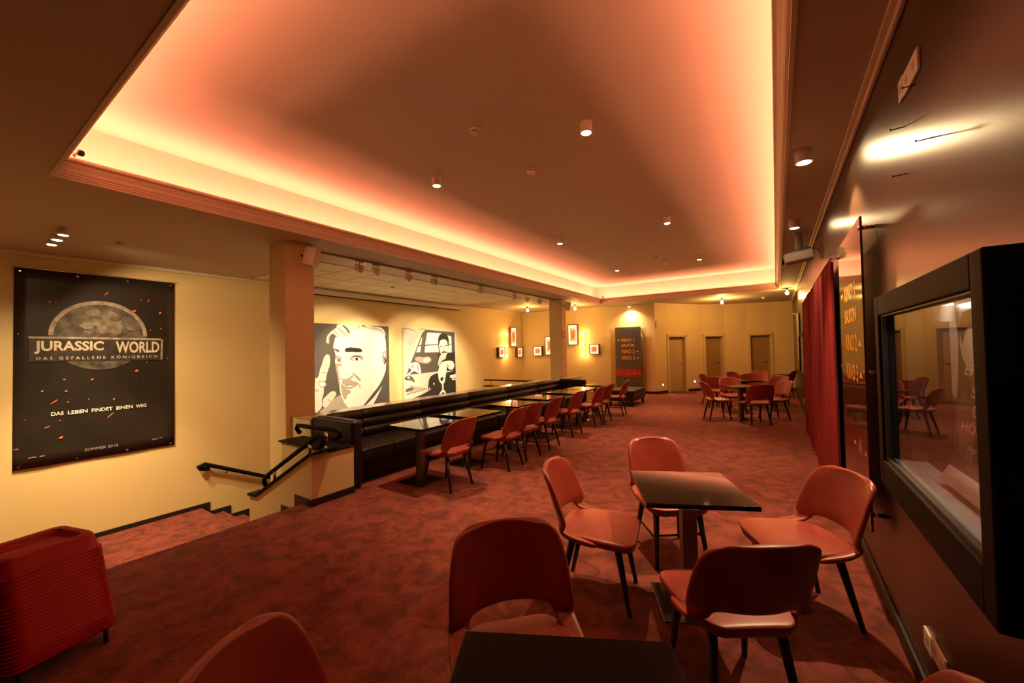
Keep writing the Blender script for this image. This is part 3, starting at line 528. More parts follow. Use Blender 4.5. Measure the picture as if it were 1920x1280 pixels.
(1,[8.02,0.57,8.04,0.58,8.07,0.59,8.12,0.6,8.17,0.6,8.24,0.6,8.29,0.59,8.33,0.59,8.34,0.57,8.34,0.56,8.32,0.55,8.29,0.54,8.25,0.53,8.2,0.52,8.15,0.52,8.11,0.51,8.08,0.5,8.06,0.49,8.04,0.49,8.02,0.5,8.01,0.51,8.0,0.52,8.0,0.54,8.0,0.56]),
(4,[9.9,0.86,10.19,0.89,10.19,0.7,10.01,0.69,9.99,0.76,9.9,0.79]),
(1,[10.01,0.76,10.19,0.77,10.19,0.74,10.01,0.74]),
(0,[9.92,0.99,10.2,1.01,10.2,0.96,9.92,0.95]),
(2,[7.96,2.37,8.0,2.37,8.03,2.37,8.04,2.36,8.05,2.35,8.04,2.35,8.02,2.34,8.0,2.34,7.98,2.34,7.95,2.34,7.95,2.34,7.95,2.35,7.95,2.36,7.95,2.37,7.95,2.37,7.95,2.37]),
(2,[8.15,2.36,8.2,2.35,8.25,2.34,8.3,2.33,8.35,2.31,8.4,2.28,8.42,2.27,8.42,2.27,8.4,2.27,8.35,2.29,8.3,2.3,8.25,2.32,8.2,2.33,8.15,2.34,8.11,2.35,8.09,2.35,8.07,2.36,8.07,2.37,8.09,2.37,8.11,2.37]),
(2,[8.49,2.37,8.85,2.37,8.82,2.33,8.52,2.37]),
(2,[7.95,2.28,7.95,2.28,7.97,2.27,7.98,2.27,7.99,2.26,7.99,2.25,7.98,2.24,7.97,2.23,7.95,2.22,7.95,2.22,7.95,2.22,7.95,2.23,7.95,2.24,7.95,2.26,7.95,2.27,7.95,2.28]),
(2,[8.12,0.68,8.22,0.66,8.33,0.63,8.44,0.61,8.55,0.59,8.67,0.57,8.76,0.56,8.81,0.54,8.84,0.53,8.83,0.51,8.79,0.5,8.73,0.49,8.65,0.48,8.54,0.47,8.43,0.46,8.33,0.45,8.23,0.44,8.13,0.43,8.07,0.42,8.04,0.43,8.04,0.44,8.07,0.46,8.11,0.48,8.16,0.51,8.22,0.52,8.28,0.54,8.3,0.57,8.29,0.6,8.22,0.63,8.12,0.67,8.07,0.69,8.07,0.69])]

# ================================================================== THE SETTING
def struct(o, label=None):
    o['kind'] = 'structure'
    if label: o['label'] = label
    return o

YB, YE, XO = -3.0, 18.0, 0.84
ZLAND = -1.214
# floor: upper lobby level
struct(boxes('floor', [(-4.42, XO, YB, 2.41, -0.2, 0), (-4.245, XO, 2.41, 2.6, -0.2, 0), (-5.5, XO, 2.6, 11.8, -0.2, 0), (XL - .2, XO, 11.8, YE, -0.2, 0)], M['carpet']),
       'red-brown mottled carpet floor of the lobby')
# stairs from the lobby edge down to the landing (towards the left wall), then on along the wall
st = struct(thing('stairs', 'carpeted stairs from lobby edge down to landing under the black banner', None, (-4.42, 0, 0)))
for i in range(6):
    x1 = -4.42 - 0.3 * i
    o = box('step', x1 - 0.3, x1, -1.0, 2.40, -2.0, -0.1735 * (i + 1), M['carpet'], bevel=0.008)
    o.parent = st; o.location -= Vector((-4.42, 0, 0))
for i in range(9):
    y0 = 3.06 + 0.35 * i
    o = box('step', XL, -5.68, y0, y0 + 0.36, -4.2, ZLAND - 0.178 * (i + 1), M['carpet'], bevel=0.008)
    o.parent = st; o.location -= Vector((-4.42, 0, 0))
o = box('landing', XL, -6.22, -1.0, 3.06, -2.0, ZLAND, M['carpet'], bevel=0.008)
o.parent = st; o.location -= Vector((-4.42, 0, 0))
o = box('lower_floor', XL, -5.5, 6.2, 11.8, -4.3, -2.95, M['carpet'])
o.parent = st; o.location -= Vector((-4.42, 0, 0))

# walls
struct(boxes('wall_left', [(XL - .2, XL, YB, YF, -4.3, ZC + .05)], M['wall']), 'yellow painted long wall above the stairs')
struct(boxes('wall_back', [(XL - .2, XO, YB - .2, YB, -4.3, ZC + .05)], M['brownwall']))
struct(boxes('wall_landing', [(XL, -4.42, -1.2, -1.0, -4.3, ZC)], M['wall']))
# far wall: straight part with the sign, then a bowed run with three door openings
pts = [(-3.575, 14.6), (-3.32, 15.2), (-2.79, 16.0), (-2.31, 16.6), (-1.63, 17.1), (-0.89, 17.4), (-0.09, 17.6), (0.62, 17.7)]
DH = 2.10
bm = bmesh.new()
bm_box(bm, XL - .2, pts[0][0], YF, YF + .2, -4.3, ZC + .05)
def seg_dir(a, b):
    d = Vector((b[0] - a[0], b[1] - a[1], 0)); L = d.length; d /= L
    return d, Vector((-d.y, d.x, 0)), L
def bm_slab(bm, a, b, z0, z1, t=0.25, off=0.0):
    d, n, L = seg_dir(a, b)
    A = Vector((a[0], a[1], 0)) + n * off; B = Vector((b[0], b[1], 0)) + n * off
    v = [bm.verts.new(p + Vector((0, 0, z))) for z in (z0, z1) for p in (A, B, B + n * t, A + n * t)]
    for f in ((3, 2, 1, 0), (4, 5, 6, 7), (0, 1, 5, 4), (1, 2, 6, 5), (2, 3, 7, 6), (3, 0, 4, 7)):
        bm.faces.new([v[i] for i in f])
for i in range(7):
    door = i in (1, 3, 5)
    bm_slab(bm, pts[i], pts[i + 1], DH if door else 0, ZC + .05)
struct(finish('wall_far', bm, M['wall']), 'yellow far wall bowing back past the signboard to three doors')
# skirting of the far wall
bm = bmesh.new()
bm_box(bm, -5.4, pts[0][0] - 0.0, YF - .015, YF, 0, 0.09)
for i in (0, 2, 4, 6): bm_slab(bm, pts[i], pts[i + 1], 0, 0.09, 0.02, -0.015)
struct(finish('baseboard_far', bm, M['skirt']))
# thin ceiling moulding along the bowed wall
bm = bmesh.new()
for i in range(7): bm_slab(bm, pts[i], pts[i + 1], ZC - 0.05, ZC, 0.05, -0.035)
struct(finish('trim_5', bm, M['cornice']))
# doors
dlab = ['narrow cream door nearest the signboard in the bowed wall', 'middle brown-shaded door in the bowed wall', 'door with a dark handle nearest the curtain wall']
for k, i in enumerate((1, 3, 5)):
    a, b = pts[i], pts[i + 1]
    d, n, L = seg_dir(a, b)
    D = struct(thing('door_%d' % (k + 1), dlab[k], None, (a[0], a[1], 0), math.atan2(d.y, d.x)))
    fr = boxes('frame', [(0, 0.09, -0.035, 0.20, 0, DH), (L - 0.09, L, -0.035, 0.20, 0, DH), (0, L, -0.035, 0.20, DH - 0.07, DH + 0.03)], M['doorframe'], D, bevel=0.006)
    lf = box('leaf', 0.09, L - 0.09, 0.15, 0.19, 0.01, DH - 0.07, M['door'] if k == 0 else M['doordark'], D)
    hx = L - 0.17
    h = lathe('handle', [(0.024, 0), (0.024, -0.012), (0.010, -0.014), (0.010, -0.05)], M['darkplastic'], lf, 12, 'Y')
    h.location = (hx - L / 2, -0.02, 1.03)
    h2 = tube('lever', [(0, 0, 0), (-0.11, 0, -0.005)], [0.010, 0.008], M['darkplastic'], lf, 8)
    h2.location = (hx - L / 2, -0.068, 1.03)

# right wall: dark brown lacquer panels, with a recess for the showcase
VY0, VY1, VZ0, VZ1 = 1.56, 2.74, 1.06, 1.88
struct(boxes('wall_right', [(XR, XO, YB, VY0, 0, ZC + .05), (XR, XO, VY1, YE, 0, ZC + .05), (XR, XO, VY0, VY1, 0, VZ0), (XR, XO, VY0, VY1, VZ1, ZC + .05)], M['brownwall']),
       'dark brown glossy panelled wall with showcase and curtain')
struct(boxes('baseboard_right', [(XR - .018, XR, YB, 4.9, 0, 0.10), (XR - .018, XR, 10.3, 17.6, 0, 0.10)], M['skirt'], bevel=0.004))
struct(boxes('trim_3', [(XR - .055, XR, YB, 17.6, ZC - .022, ZC), (XR - .028, XR, YB, 17.6, ZC - .055, ZC - .022)], M['cornice'], bevel=0.008))
struct(boxes('trim_4', [(XL, XL + .05, YB, YF, ZC - .06, ZC), (XL, -3.6, YF - .04, YF, ZC - .04, ZC)], M['cornice'], bevel=0.012))

# ceiling with the raised tray
TW = 0.28
cl = struct(boxes('ceiling', [(XL - .2, TX0, YB, YE, ZC, ZC + .05), (TX1, XO, YB, YE, ZC, ZC + .05), (TX0, TX1, YB, TY0, ZC, ZC + .05), (TX0, TX1, TY1, YE, ZC, ZC + .05)], M['ceiling']),
            'lower ceiling around the lit tray')
struct(boxes('ceiling_tray', [(TX0 - .4, TX1 + .4, TY0 - .4, TY1 + .4, ZT, ZT + .1),
    (TX0 - TW - .1, TX0 - TW, TY0 - TW, TY1 + TW, ZC + .04, ZT), (TX1 + TW, TX1 + TW + .1, TY0 - TW, TY1 + TW, ZC + .04, ZT),
    (TX0 - TW, TX1 + TW, TY0 - TW - .1, TY0 - TW, ZC + .04, ZT), (TX0 - TW, TX1 + TW, TY1 + TW, TY1 + TW + .1, ZC + .04, ZT)], M['tray']),
    'raised ceiling tray washed by orange cove light')
# stepped cornice, swept round the opening (offset inwards, height)
prof = [(-0.012, 3.250), (-0.012, 3.242), (0.012, 3.242), (0.014, 3.262), (0.022, 3.264), (0.022, 3.280), (0.030, 3.283), (0.030, 3.296), (0.038, 3.305), (0.046, 3.335),
        (0.060, 3.365), (0.066, 3.380), (0.070, 3.384), (0.085, 3.392), (0.090, 3.405), (0.086, 3.425), (0.062, 3.425), (0.056, 3.372), (-TW - .01, 3.372), (-TW - .01, 3.26)]
bm = bmesh.new()
loops = []
for e, z in prof:
    loops.append([bm.verts.new(p) for p in ((TX0 + e, TY0 + e, z), (TX1 - e, TY0 + e, z), (TX1 - e, TY1 - e, z), (TX0 + e, TY1 - e, z))])
for a, b in zip(loops, loops[1:]):
    for i in range(4):
        j = (i + 1) % 4
        bm.faces.new((a[i], a[j], b[j], b[i]))
bmesh.ops.recalc_face_normals(bm, faces=bm.faces[:])
co = struct(finish('trim_1', bm, M['cornice']), 'stepped plaster cornice round the ceiling tray')
for q in ((TX0 - .07, TX0 - .045, TY0, TY1), (TX1 + .045, TX1 + .07, TY0, TY1), (TX0, TX1, TY0 - .07, TY0 - .045), (TX0, TX1, TY1 + .045, TY1 + .07)):
    boxes('led_strip', [(*q, 3.3725, 3.3755)], M['ledstrip'], co)
# acoustic tiles over the stairwell
boxes('tile_backing', [(-9.02, -6.52, 3.88, 10.42, 3.246, 3.2495)], M['tilegap'], cl)
tm = None
for ix in range(4):
    for iy in range(10):
        x, y = -8.70 + 0.62 * ix, 4.22 + 0.65 * iy
        if tm is None:
            t0 = box('ceiling_tile', -0.298, 0.298, -0.313, 0.313, 0, 0.010, M['tile'], bevel=0.002)
            tm = t0
        else:
            t0 = tm.copy(); COL.objects.link(t0)
        t0.location = (x, y, 3.236); t0.parent = cl

# columns
def column(x0, x1, y0, y1, z0, lab):
    o = boxes('column', [(x0, x1, y0, y1, z0, ZC)], M['wall'], bevel=0.006)
    tag(o, lab, None, None, 'structure')
    return o
column(-6.10, -5.66, 2.86, 3.28, -3.5, 'near square yellow column beside the stairs')
column(-6.10, -5.66, 11.42, 11.74, -3.5, 'far square column at the end of the bench')

# low wall with sloping top along the stairs, shelf block and parapet behind the bench
slope = [(-4.24, -0.2), (-4.24, 0.55), (-4.27, 0.545), (-5.50, -0.12), (-5.68, -0.135), (-5.68, -2.2), (-4.24, -2.2)]
ws = struct(prism('wall_stair', slope, 'Y', 2.41, 2.62, M['wall']), 'low yellow wall with sloping top beside the stairs')
prism('cap', [(-4.10, 0.585), (-4.10, 0.615), (-4.262, 0.575), (-5.50, -0.090), (-5.69, -0.105), (-5.69, -0.135), (-5.49, -0.122), (-4.262, 0.545)], 'Y', 2.385, 2.625, M['black'], ws, bevel=0.004).location = (0, 0, 0)
boxes('shelf_block', [(-5.30, -4.24, 2.62, 2.93, -2.2, 0.54)], M['wall'], ws)
boxes('shelf_top', [(-5.34, -4.225, 2.60, 2.93, 0.54, 0.56)], M['black'], ws, bevel=0.005)
sk = [(-4.222, -0.1), (-4.222, 0.075), (-4.55, 0.075), (-4.55, -0.03)]
boxes('skirting', [(-4.24, -4.222, 2.395, 2.93, 0, 0.075)], M['skirt'], ws)
for i in range(5):
    x1 = -4.27 - 0.3 * i
    zt = 0.075 - 0.1735 * i
    prism('step_skirting', [(x1, zt), (x1 - 0.3, zt), (x1 - 0.3, zt - 0.26), (x1, zt - 0.26)], 'Y', 2.396, 2.41, M['skirt'], ws)
struct(boxes('wall_parapet', [(-5.66, -5.17, 2.93, 11.8, -4.3, 0.77), (XL, -5.66, 11.8, 12.0, -4.3, 0.33)], M['wall']), 'low parapet between the bench and the stairwell')
struct(boxes('trim_6', [(-5.70, -5.165, 2.93, 11.79, 0.77, 0.79)], M['ledge'], bevel=0.004), 'glossy beige ledge on the parapet behind the bench')
struct(boxes('trim_7', [(XL, -5.64, 11.77, 12.03, 0.33, 0.36)], M['black'], bevel=0.004))
# black skirting of landing and stairs along the left wall
q = [(XL, XL + .016, -1.0, 3.19, ZLAND, ZLAND + .075)]
bs = struct(boxes('baseboard_left', q, M['skirt']))
for i in range(9):
    y0 = 3.06 + 0.35 * i
    z = ZLAND - 0.178 * (i + 1)
    boxes('step_skirting', [(XL, XL + .016, y0 + .13 - .35 + .35, y0 + .48, z - .05, z + .075)], M['skirt'], bs)
    boxes('riser_skirting', [(XL, XL + .0155, y0 - .02, y0 + .13, z - .05, z + .178 + .02)], M['skirt'], bs)

# ================================================================== HANDRAILS
def handrail(name, label, pts_, posts, r=0.026, plates=()):
    base = Vector(pts_[0])
    t = thing(name, label, 'handrail', base)
    o = tube('rail', [Vector(p) - base for p in pts_], r, M['black'], t, 14)
    for a, b in posts:
        tube('post', [Vector(a) - base, Vector(b) - base], 0.020, M['steel'], t, 10)
        c = Vector(a) - base
        lathe('post_foot', [(0.032, 0), (0.032, 0.008), (0.018, 0.012)], M['steel'], t, 14, loc=c)
    return t
handrail('handrail', 'black handrail sloping down over the low stair wall',
         [(-4.20, 2.47, 0.62), (-4.13, 2.47, 0.68), (-4.11, 2.47, 0.745), (-4.17, 2.47, 0.765), (-4.28, 2.47, 0.72), (-5.28, 2.47, 0.185), (-5.40, 2.47, 0.115), (-5.43, 2.47, 0.06), (-5.38, 2.47, 0.015)],
         [((-4.38, 2.47, 0.50), (-4.38, 2.47, 0.66)), ((-5.16, 2.47, 0.08), (-5.16, 2.47, 0.24))])
handrail('handrail', 'short level black handrail on the shelf beside the bench end',
         [(-4.86, 2.62, 0.70), (-4.93, 2.62, 0.745), (-4.90, 2.62, 0.785), (-4.70, 2.63, 0.785), (-4.17, 2.66, 0.79), (-4.10, 2.66, 0.77), (-4.10, 2.66, 0.72), (-4.17, 2.66, 0.70), (-4.26, 2.66, 0.705)],
         [((-4.37, 2.66, 0.56), (-4.37, 2.66, 0.77))])
t = thing('handrail', 'black handrail fixed to the yellow wall below the banner', 'handrail', (XL, 3.0, -0.4))
hb = Vector((XL, 3.0, -0.4))
tube('rail', [Vector(p) - hb for p in ((XL + .02, 3.16, -0.50), (XL + .09, 3.02, -0.46), (XL + .10, 2.98, -0.41), (XL + .10, 3.08, -0.385), (XL + .10, 6.6, -2.10))], 0.040, M['black'], t, 14)
for yy in (3.45, 4.6, 5.8):
    zz = -0.385 - (yy - 3.08) * 0.487
    tube('bracket', [Vector((XL + .001, yy, zz - .08)) - hb, Vector((XL + .08, yy, zz - .07)) - hb, Vector((XL + .10, yy, zz - .02)) - hb], 0.010, M['black'], t, 8)
handrail('handrail', 'black handrail across the far end of the stairwell',
         [(XL + .02, 11.85, 0.57), (-6.10, 11.85, 0.57)], [((-8.8, 11.85, 0.36), (-8.8, 11.85, 0.57)), ((-7.6, 11.85, 0.36), (-7.6, 11.85, 0.57)), ((-6.5, 11.85, 0.36), (-6.5, 11.85, 0.57))])

# ================================================================== BANQUETTE
bq = thing('banquette', 'long dark brown leather bench with rolled back along the parapet', 'bench', (-4.8, 6.5, 0))
def bqb(name, x0, x1, y0, y1, z0, z1, m_, bev=0.0, par=bq):
    o = box(name, x0, x1, y0, y1, z0, z1, m_, par, bevel=bev, seg=3)
    o.location -= Vector((-4.8, 6.5, 0))
    return o
ys = [3.10, 3.62, 4.76, 6.02, 7.35, 8.69, 9.96]
bqb('plinth', -5.15, -4.46, 3.08, 9.98, 0, 0.10, M['matteblack'])
for a, b in zip(ys, ys[1:]):
    bqb('seat_cushion', -5.02, -4.32, a + .003, b - .003, 0.30, 0.455, M['bench'], 0.03)
    bqb('front_panel', -5.10, -4.40, a + .001, b - .001, 0.08, 0.32, M['bench'], 0.01)
    for (z, xx, r_) in ((0.525, -5.035, 0.066), (0.645, -5.055, 0.07), (0.765, -5.075, 0.075)):
        L = b - a - 0.006
        o = lathe('back_roll', [(r_ - .022, -L / 2), (r_ - .008, -L / 2 + .006), (r_, -L / 2 + .025), (r_, L / 2 - .025), (r_ - .008, L / 2 - .006), (r_ - .022, L / 2)], M['bench'], bq, 18, 'Y', loc=(xx + 4.8, (a + b) / 2 - 6.5, z))
bqb('back_board', -5.165, -5.08, 2.95, 10.1, 0.08, 0.815, M['bench'], 0.01)
bqb('arm', -5.12, -4.28, 2.945, 3.095, 0.0, 0.835, M['bench'], 0.05)
bqb('arm', -5.12, -4.30, 9.97, 10.13, 0.0, 0.835, M['bench'], 0.05)

# ================================================================== TABLES
def make_table(name, label, x, y, ang, sx, sy, group=None, round_=False, bo=0.0):
    t = thing(name, label, 'table', (x, y, 0), ang, group)
    if round_:
        lathe('tabletop', [(sx - .01, 0), (sx, .004), (sx, .024), (sx - .004, .028)], M['blackglass'], t, 40, loc=(0, 0, .722))
    else:
        box('tabletop', -sx / 2, sx / 2, -sy / 2, sy / 2, 0.722, 0.750, M['blackglass'], t, bevel=0.003)
        box('underframe', -sx / 2 + .12, sx / 2 - .12, -sy / 2 + .12, sy / 2 - .12, 0.705, 0.722, M['edge'], t)
    box('pedestal', bo - 0.045, bo + 0.045, -0.045, 0.045, 0.008, 0.706, M['pedestal'], t, bevel=0.006)
    box('base_plate', bo - 0.205, bo + 0.205, -0.205, 0.205, 0.0, 0.010, M['plate'], t, bevel=0.003)
    return t
make_table('cafe_table', 'square black glass table amid four orange chairs in the foreground', -0.507, 2.78, R(25.2), 0.62, 0.63)
make_table('cafe_table', 'near black square tabletop cut off by the bottom edge of the photo', -0.43, 0.86, R(27.7), 0.64, 0.64)
rt_ = [(3.63, 'first square black table at the bench, nearest the stairs'), (4.55, 'second square black table along the bench from the stairs'), (5.69, 'third square black table along the bench from the stairs'),
       (6.68, 'fourth square black table along the bench from the stairs'), (7.73, 'fifth square black table along the bench from the stairs'), (8.52, 'sixth square black table along the bench from the stairs'), (9.62, 'last square black table along the bench, nearest the signboard')]
for y, lab in rt_:
    make_table('cafe_table', lab, -3.76, y, 0, 0.60, 0.69, 'square tables along the bench', bo=-0.09)
make_table('cafe_table', 'nearer square table in the far seating group by the curtain wall', -0.70, 10.33, R(33), 0.62, 0.62, 'tables of the far seating group')
make_table('cafe_table', 'farther square table in the far seating group, towards the doors', -0.74, 12.12, R(33), 0.62, 0.62, 'tables of the far seating group')

# ================================================================== CHAIRS
def seat_bm(kind):
    """upholstered seat pad; front is +Y"""
    if kind == 'wing':
        outline = [(-.245, .14), (-.21, .200), (-.14, .240), (-.04, .258), (.06, .270), (.16, .276), (.225, .262), (.258, .220), (.272, .14)]
    else:
        outline = [(-.245, .15), (-.21, .205), (-.14, .238), (-.04, .250), (.06, .254), (.15, .254), (.21, .242), (.245, .200), (.26, .13)]
    bm = bmesh.new()
    us = [-1, -.82, -.5, 0, .5, .82, 1]
    def layer(scale, dz, crown):
        rows = []
        for y, hw in outline:
            row = []
            for u in us:
                yy = y * scale
                z = dz + crown * (1 - u * u) * (1 - (y / .26) ** 2) - 0.018 * max(0, (y - .12) / .13) ** 2
                row.append(bm.verts.new((u * hw * scale, yy, z)))
            rows.append(row)
        return rows
    top = layer(1.0, .462, .012)
    bot = layer(0.94, .405, 0)
    mid = None
    nR, nU = len(top), len(us)
    for i in range(nR - 1):
        for j in range(nU - 1):
            bm.faces.new((top[i][j], top[i][j + 1], top[i + 1][j + 1], top[i + 1][j]))
            bm.faces.new((bot[i][j], bot[i + 1][j], bot[i + 1][j + 1], bot[i][j + 1]))
    def wall(a, b):
        for k in range(len(a) - 1):
            bm.faces.new((a[k], b[k], b[k + 1], a[k + 1]))
    wall(top[0], bot[0]); wall(top[-1][::-1], bot[-1][::-1])
    wall([r[0] for r in top][::-1], [r[0] for r in bot][::-1]); wall([r[-1] for r in top], [r[-1] for r in bot])
    bmesh.ops.recalc_face_normals(bm, faces=bm.faces[:])
    return bm

def back_bm(kind):
    """curved shell of the backrest with two arms running down to the seat sides; opening between"""
    us = [-1, -.86, -.66, -.33, 0, .33, .66, .86, 1]
    k = 0.98 if kind == 'wing' else 0.87
    rows = [(.858, -.345, .155), (.846, -.344, .210), (.815, -.339, .244), (.755, -.326, .263), (.685, -.306, .273), (.610, -.284, .279), (.527, -.257, .281)]
    bm = bmesh.new()
    V = []
    for r_i, (z, y, hw) in enumerate(rows):
        row = []
        for u in us:
            zz = z
            if r_i == 6: zz = z - .016 + .012 * (1 - u * u)          # arched upper edge of the opening
            if r_i < 2: zz = z - .014 * u * u
            row.append(bm.verts.new((u * hw * k, y + (.032, .040, .055, .085, .095, .105, .115)[r_i] * u * u, zz)))
        V.append(row)
    for a, b in zip(V, V[1:]):
        for j in range(8): bm.faces.new((a[j], a[j + 1], b[j + 1], b[j]))
    arm = [(.490, (-.192, -.188), (.284, .190)), (.458, (-.140, -.128), (.288, .200)), (.438, (-.060, -.045), (.288, .228)), (.424, (.050, .045), (.276, .228))]
    for side in (-1, 1):
        idx = (0, 1, 2) if side < 0 else (8, 7, 6)
        prev = [V[6][i] for i in idx]
        for n_, (z, (yo, yi), (ho, hi)) in enumerate(arm):
            cur = [bm.verts.new((side * ho * k, yo, z + .004)), bm.verts.new((side * (ho * .55 + hi * .45) * k, yo * .5 + yi * .5 - .012 * (n_ == 0), z)), bm.verts.new((side * hi * k, yi - .02 * (n_ == 0), z - .004))]
            for j in range(2):
                f = (prev[j], prev[j + 1], cur[j + 1], cur[j])
                bm.faces.new(f if side < 0 else f[::-1])
            prev = cur
    bmesh.ops.recalc_face_normals(bm, faces=bm.faces[:])
    return bm

def sub(o, lv):
    m_ = o.modifiers.new('sub', 'SUBSURF'); m_.levels = lv; m_.render_levels = lv
    for p in o.data.polygons: p.use_smooth = True

def make_chair(kind):
    t = thing('upholstered_chair', 'x', 'chair')
    s = finish('seat', seat_bm(kind), M['leather'], t); sub(s, 2)
    b = finish('backrest', back_bm(kind), M['leather'], t)
    sd = b.modifiers.new('solid', 'SOLIDIFY'); sd.thickness = 0.034; sd.offset = 0.0
    sub(b, 2)
    feet = {}
    for sx in (-1, 1):
        feet[sx, 1] = ((sx * .165, .150, .412), (sx * .197, .222, 0.0))
        feet[sx, -1] = ((sx * .150, -.135, .412), (sx * .192, -.232, 0.0))
    for (sx, sy), (a, f) in feet.items():
        tube('leg', [a, f], [.024, .014], M['legwood'], t, 10)
    lathe('seat_base', [(.16, 0), (.17, .012), (.17, .02)], M['legwood'], t, 20, loc=(0, .01, .388))
    if kind == 'bar':
        def at(sx, sy, q): a, f = feet[sx, sy]; return Vector(a).lerp(Vector(f), q)
        for sx in (-1, 1): tube('stretcher', [at(sx, 1, .52), at(sx, -1, .52)], .008, M['legwood'], t, 8)
        tube('stretcher', [at(-1, 1, .45), at(1, 1, .45)], .008, M['legwood'], t, 8)
    return t
proto = {'wing': make_chair('wing'), 'bar': make_chair('bar')}
used = {'wing': False, 'bar': False}
def chair(kind, x, y, f, label, group):
    if used[kind]: o = copy_tree(proto[kind])
    else: o = proto[kind]; used[kind] = True
    o.location = (x, y, 0)
    o.rotation_euler = (0, 0, math.atan2(f[1], f[0]) - PI / 2)
    tag(o, label, 'chair', group)
    return o
g1, g2, g3, g4 = 'chairs round the foreground table', 'chairs at the table by the camera', 'chairs facing the bench', 'chairs of the far seating group'
chair('wing', -1.05, 2.60, (.98, .19), 'orange-red leather chair facing right, left of the foreground square table', g1)
chair('bar', -0.76, 3.38, (.60, -.80), 'orange-red chair behind the foreground square table, facing the camera', g1)
chair('wing', 0.076, 3.08, (-.88, -.48), 'brightly lit orange chair beside the brown wall, facing left', g1)
chair('wing', -0.227, 2.18, (-.56, .83), 'chair with its dark back to the camera, right of the foreground', g1)
chair('wing', -0.85, 1.32, (.72, -.69), 'large dull red chair behind the near black tabletop, open low back', g2)
chair('wing', -0.99, 0.62, (.866, .50), 'chair of which only the rounded dark red back top shows at bottom left', g2)
chair('wing', 0.06, 1.24, (-1, 0), 'chair of which only a sliver of back shows below the wall sockets', g2)
ordn = ['first', 'second', 'third', 'fourth', 'fifth', 'sixth', 'seventh', 'last']
row = [('wing', -3.43, 3.68, .02), ('bar', -3.31, 4.68, -.05), ('bar', -3.36, 5.27, .06), ('bar', -3.38, 5.98, -.04), ('bar', -3.45, 7.08, .05), ('bar', -3.40, 8.08, 0), ('bar', -3.41, 8.65, .06), ('bar', -3.40, 9.76, -.12)]
for i, (k, x, y, dy) in enumerate(row):
    chair(k, x, y, (-1, dy), '%s red chair in the row facing the bench, counted from the stairs' % ordn[i], g3)
far = [(-1.16, 10.17, (.89, .45), 'chair in profile facing right, leftmost front of the far group'),
       (-.40, 9.90, (-.46, .89), 'dark chair with its back to the camera, front of the far group'),
       (-.08, 10.70, (-.83, -.56), 'red chair facing left, right side of the nearer far table'),
       (-.90, 11.29, (.45, -.89), 'red chair facing the camera behind the nearer far table'),
       (-1.30, 12.06, (.30, .95), 'dark chair turned away, left of the two far tables'),
       (-1.55, 12.75, (.95, -.2), 'leftmost chair of the far group, beside the middle door'),
       (-.95, 13.95, (.80, -.6), 'small chair seen in profile behind the farther far table'),
       (-.62, 12.98, (.1, -1), 'round-backed chair facing the camera behind the farther far table'),
       (-.52, 14.50, (-.2, -1), 'rearmost chair of the far group, in front of the last door'),
       (-.10, 12.38, (-.6, -.8), 'half hidden red chair right of the farther far table'),
       (.00, 13.55, (-.35, .94), 'dark chair turned away at the right rear of the far group'),
       (.16, 15.3, (-.93, .3), 'lone chair against the brown wall beyond the far group')]
for i, (x, y, f, lab) in enumerate(far):
    chair('wing' if i % 3 else 'wing', x, y, f, lab, g4)

# ottoman bench below the signboard
ot = thing('ottoman_bench', 'dark grey leather ottoman bench on block legs below the signboard', 'bench', (-3.72, 11.72, 0))
for a in (-1, 1):
    for b in (-1, 1):
        box('leg', a * .31 - .03, a * .31 + .03, b * .53 - .03, b * .53 + .03, 0, .16, M['legwood'], ot)
box('body', -.37, .37, -.60, .60, .15, .34, M['bench'], ot, bevel=0.012)
box('cushion', -.375, .375, -.605, .605, .335, .46, M['bench'], ot, bevel=0.03, seg=3)
from mathutils.geometry import tessellate_polygon

# ================================================================== PICTURES ON THE LEFT WALL
TONE = [M['p0'], M['p1'], M['p2'], M['p3'], M['p4']]
def canvas(name, label, data, y0, y1, z0, z1):
    t = thing(name, label, 'picture', (XL + .03, (y0 + y1) / 2, z0))
    base = Vector((XL, (y0 + y1) / 2, z0))
    o = box('canvas', XL, XL + .045, y0, y1, z0, z1, M['canvas'], t, bevel=0.003); o.location -= base
    bm = bmesh.new()
    for i, (tone, fl) in enumerate(data):
        x = .0462 + .0004 * i
        vs = []
        for k in range(0, len(fl), 2):
            p = (x, fl[k] - base.y, fl[k + 1] - base.z)
            if not vs or (Vector(p) - vs[-1].co).length > 1e-4: vs.append(bm.verts.new(p))
        if len(vs) > 2:
            for tri_ in tessellate_polygon([[Vector((v.co.y, v.co.z, 0)) for v in vs]]):
                f = bm.faces.new([vs[q] for q in tri_]); f.material_index = tone
    for f in bm.faces:
        f.normal_update()
        if f.normal.x < 0: f.normal_flip()
    finish('print', bm, TONE, t)
    return t
canvas('portrait_canvas', 'black-and-white portrait canvas of a smiling bearded man raising a hand', PORTRAIT, 4.95, 7.42, .02, 2.39)
canvas('photo_canvas', 'black-and-white canvas of a moustached man leaning from a car with handcuffs', CARPRINT, 7.95, 10.28, .02, 2.37)

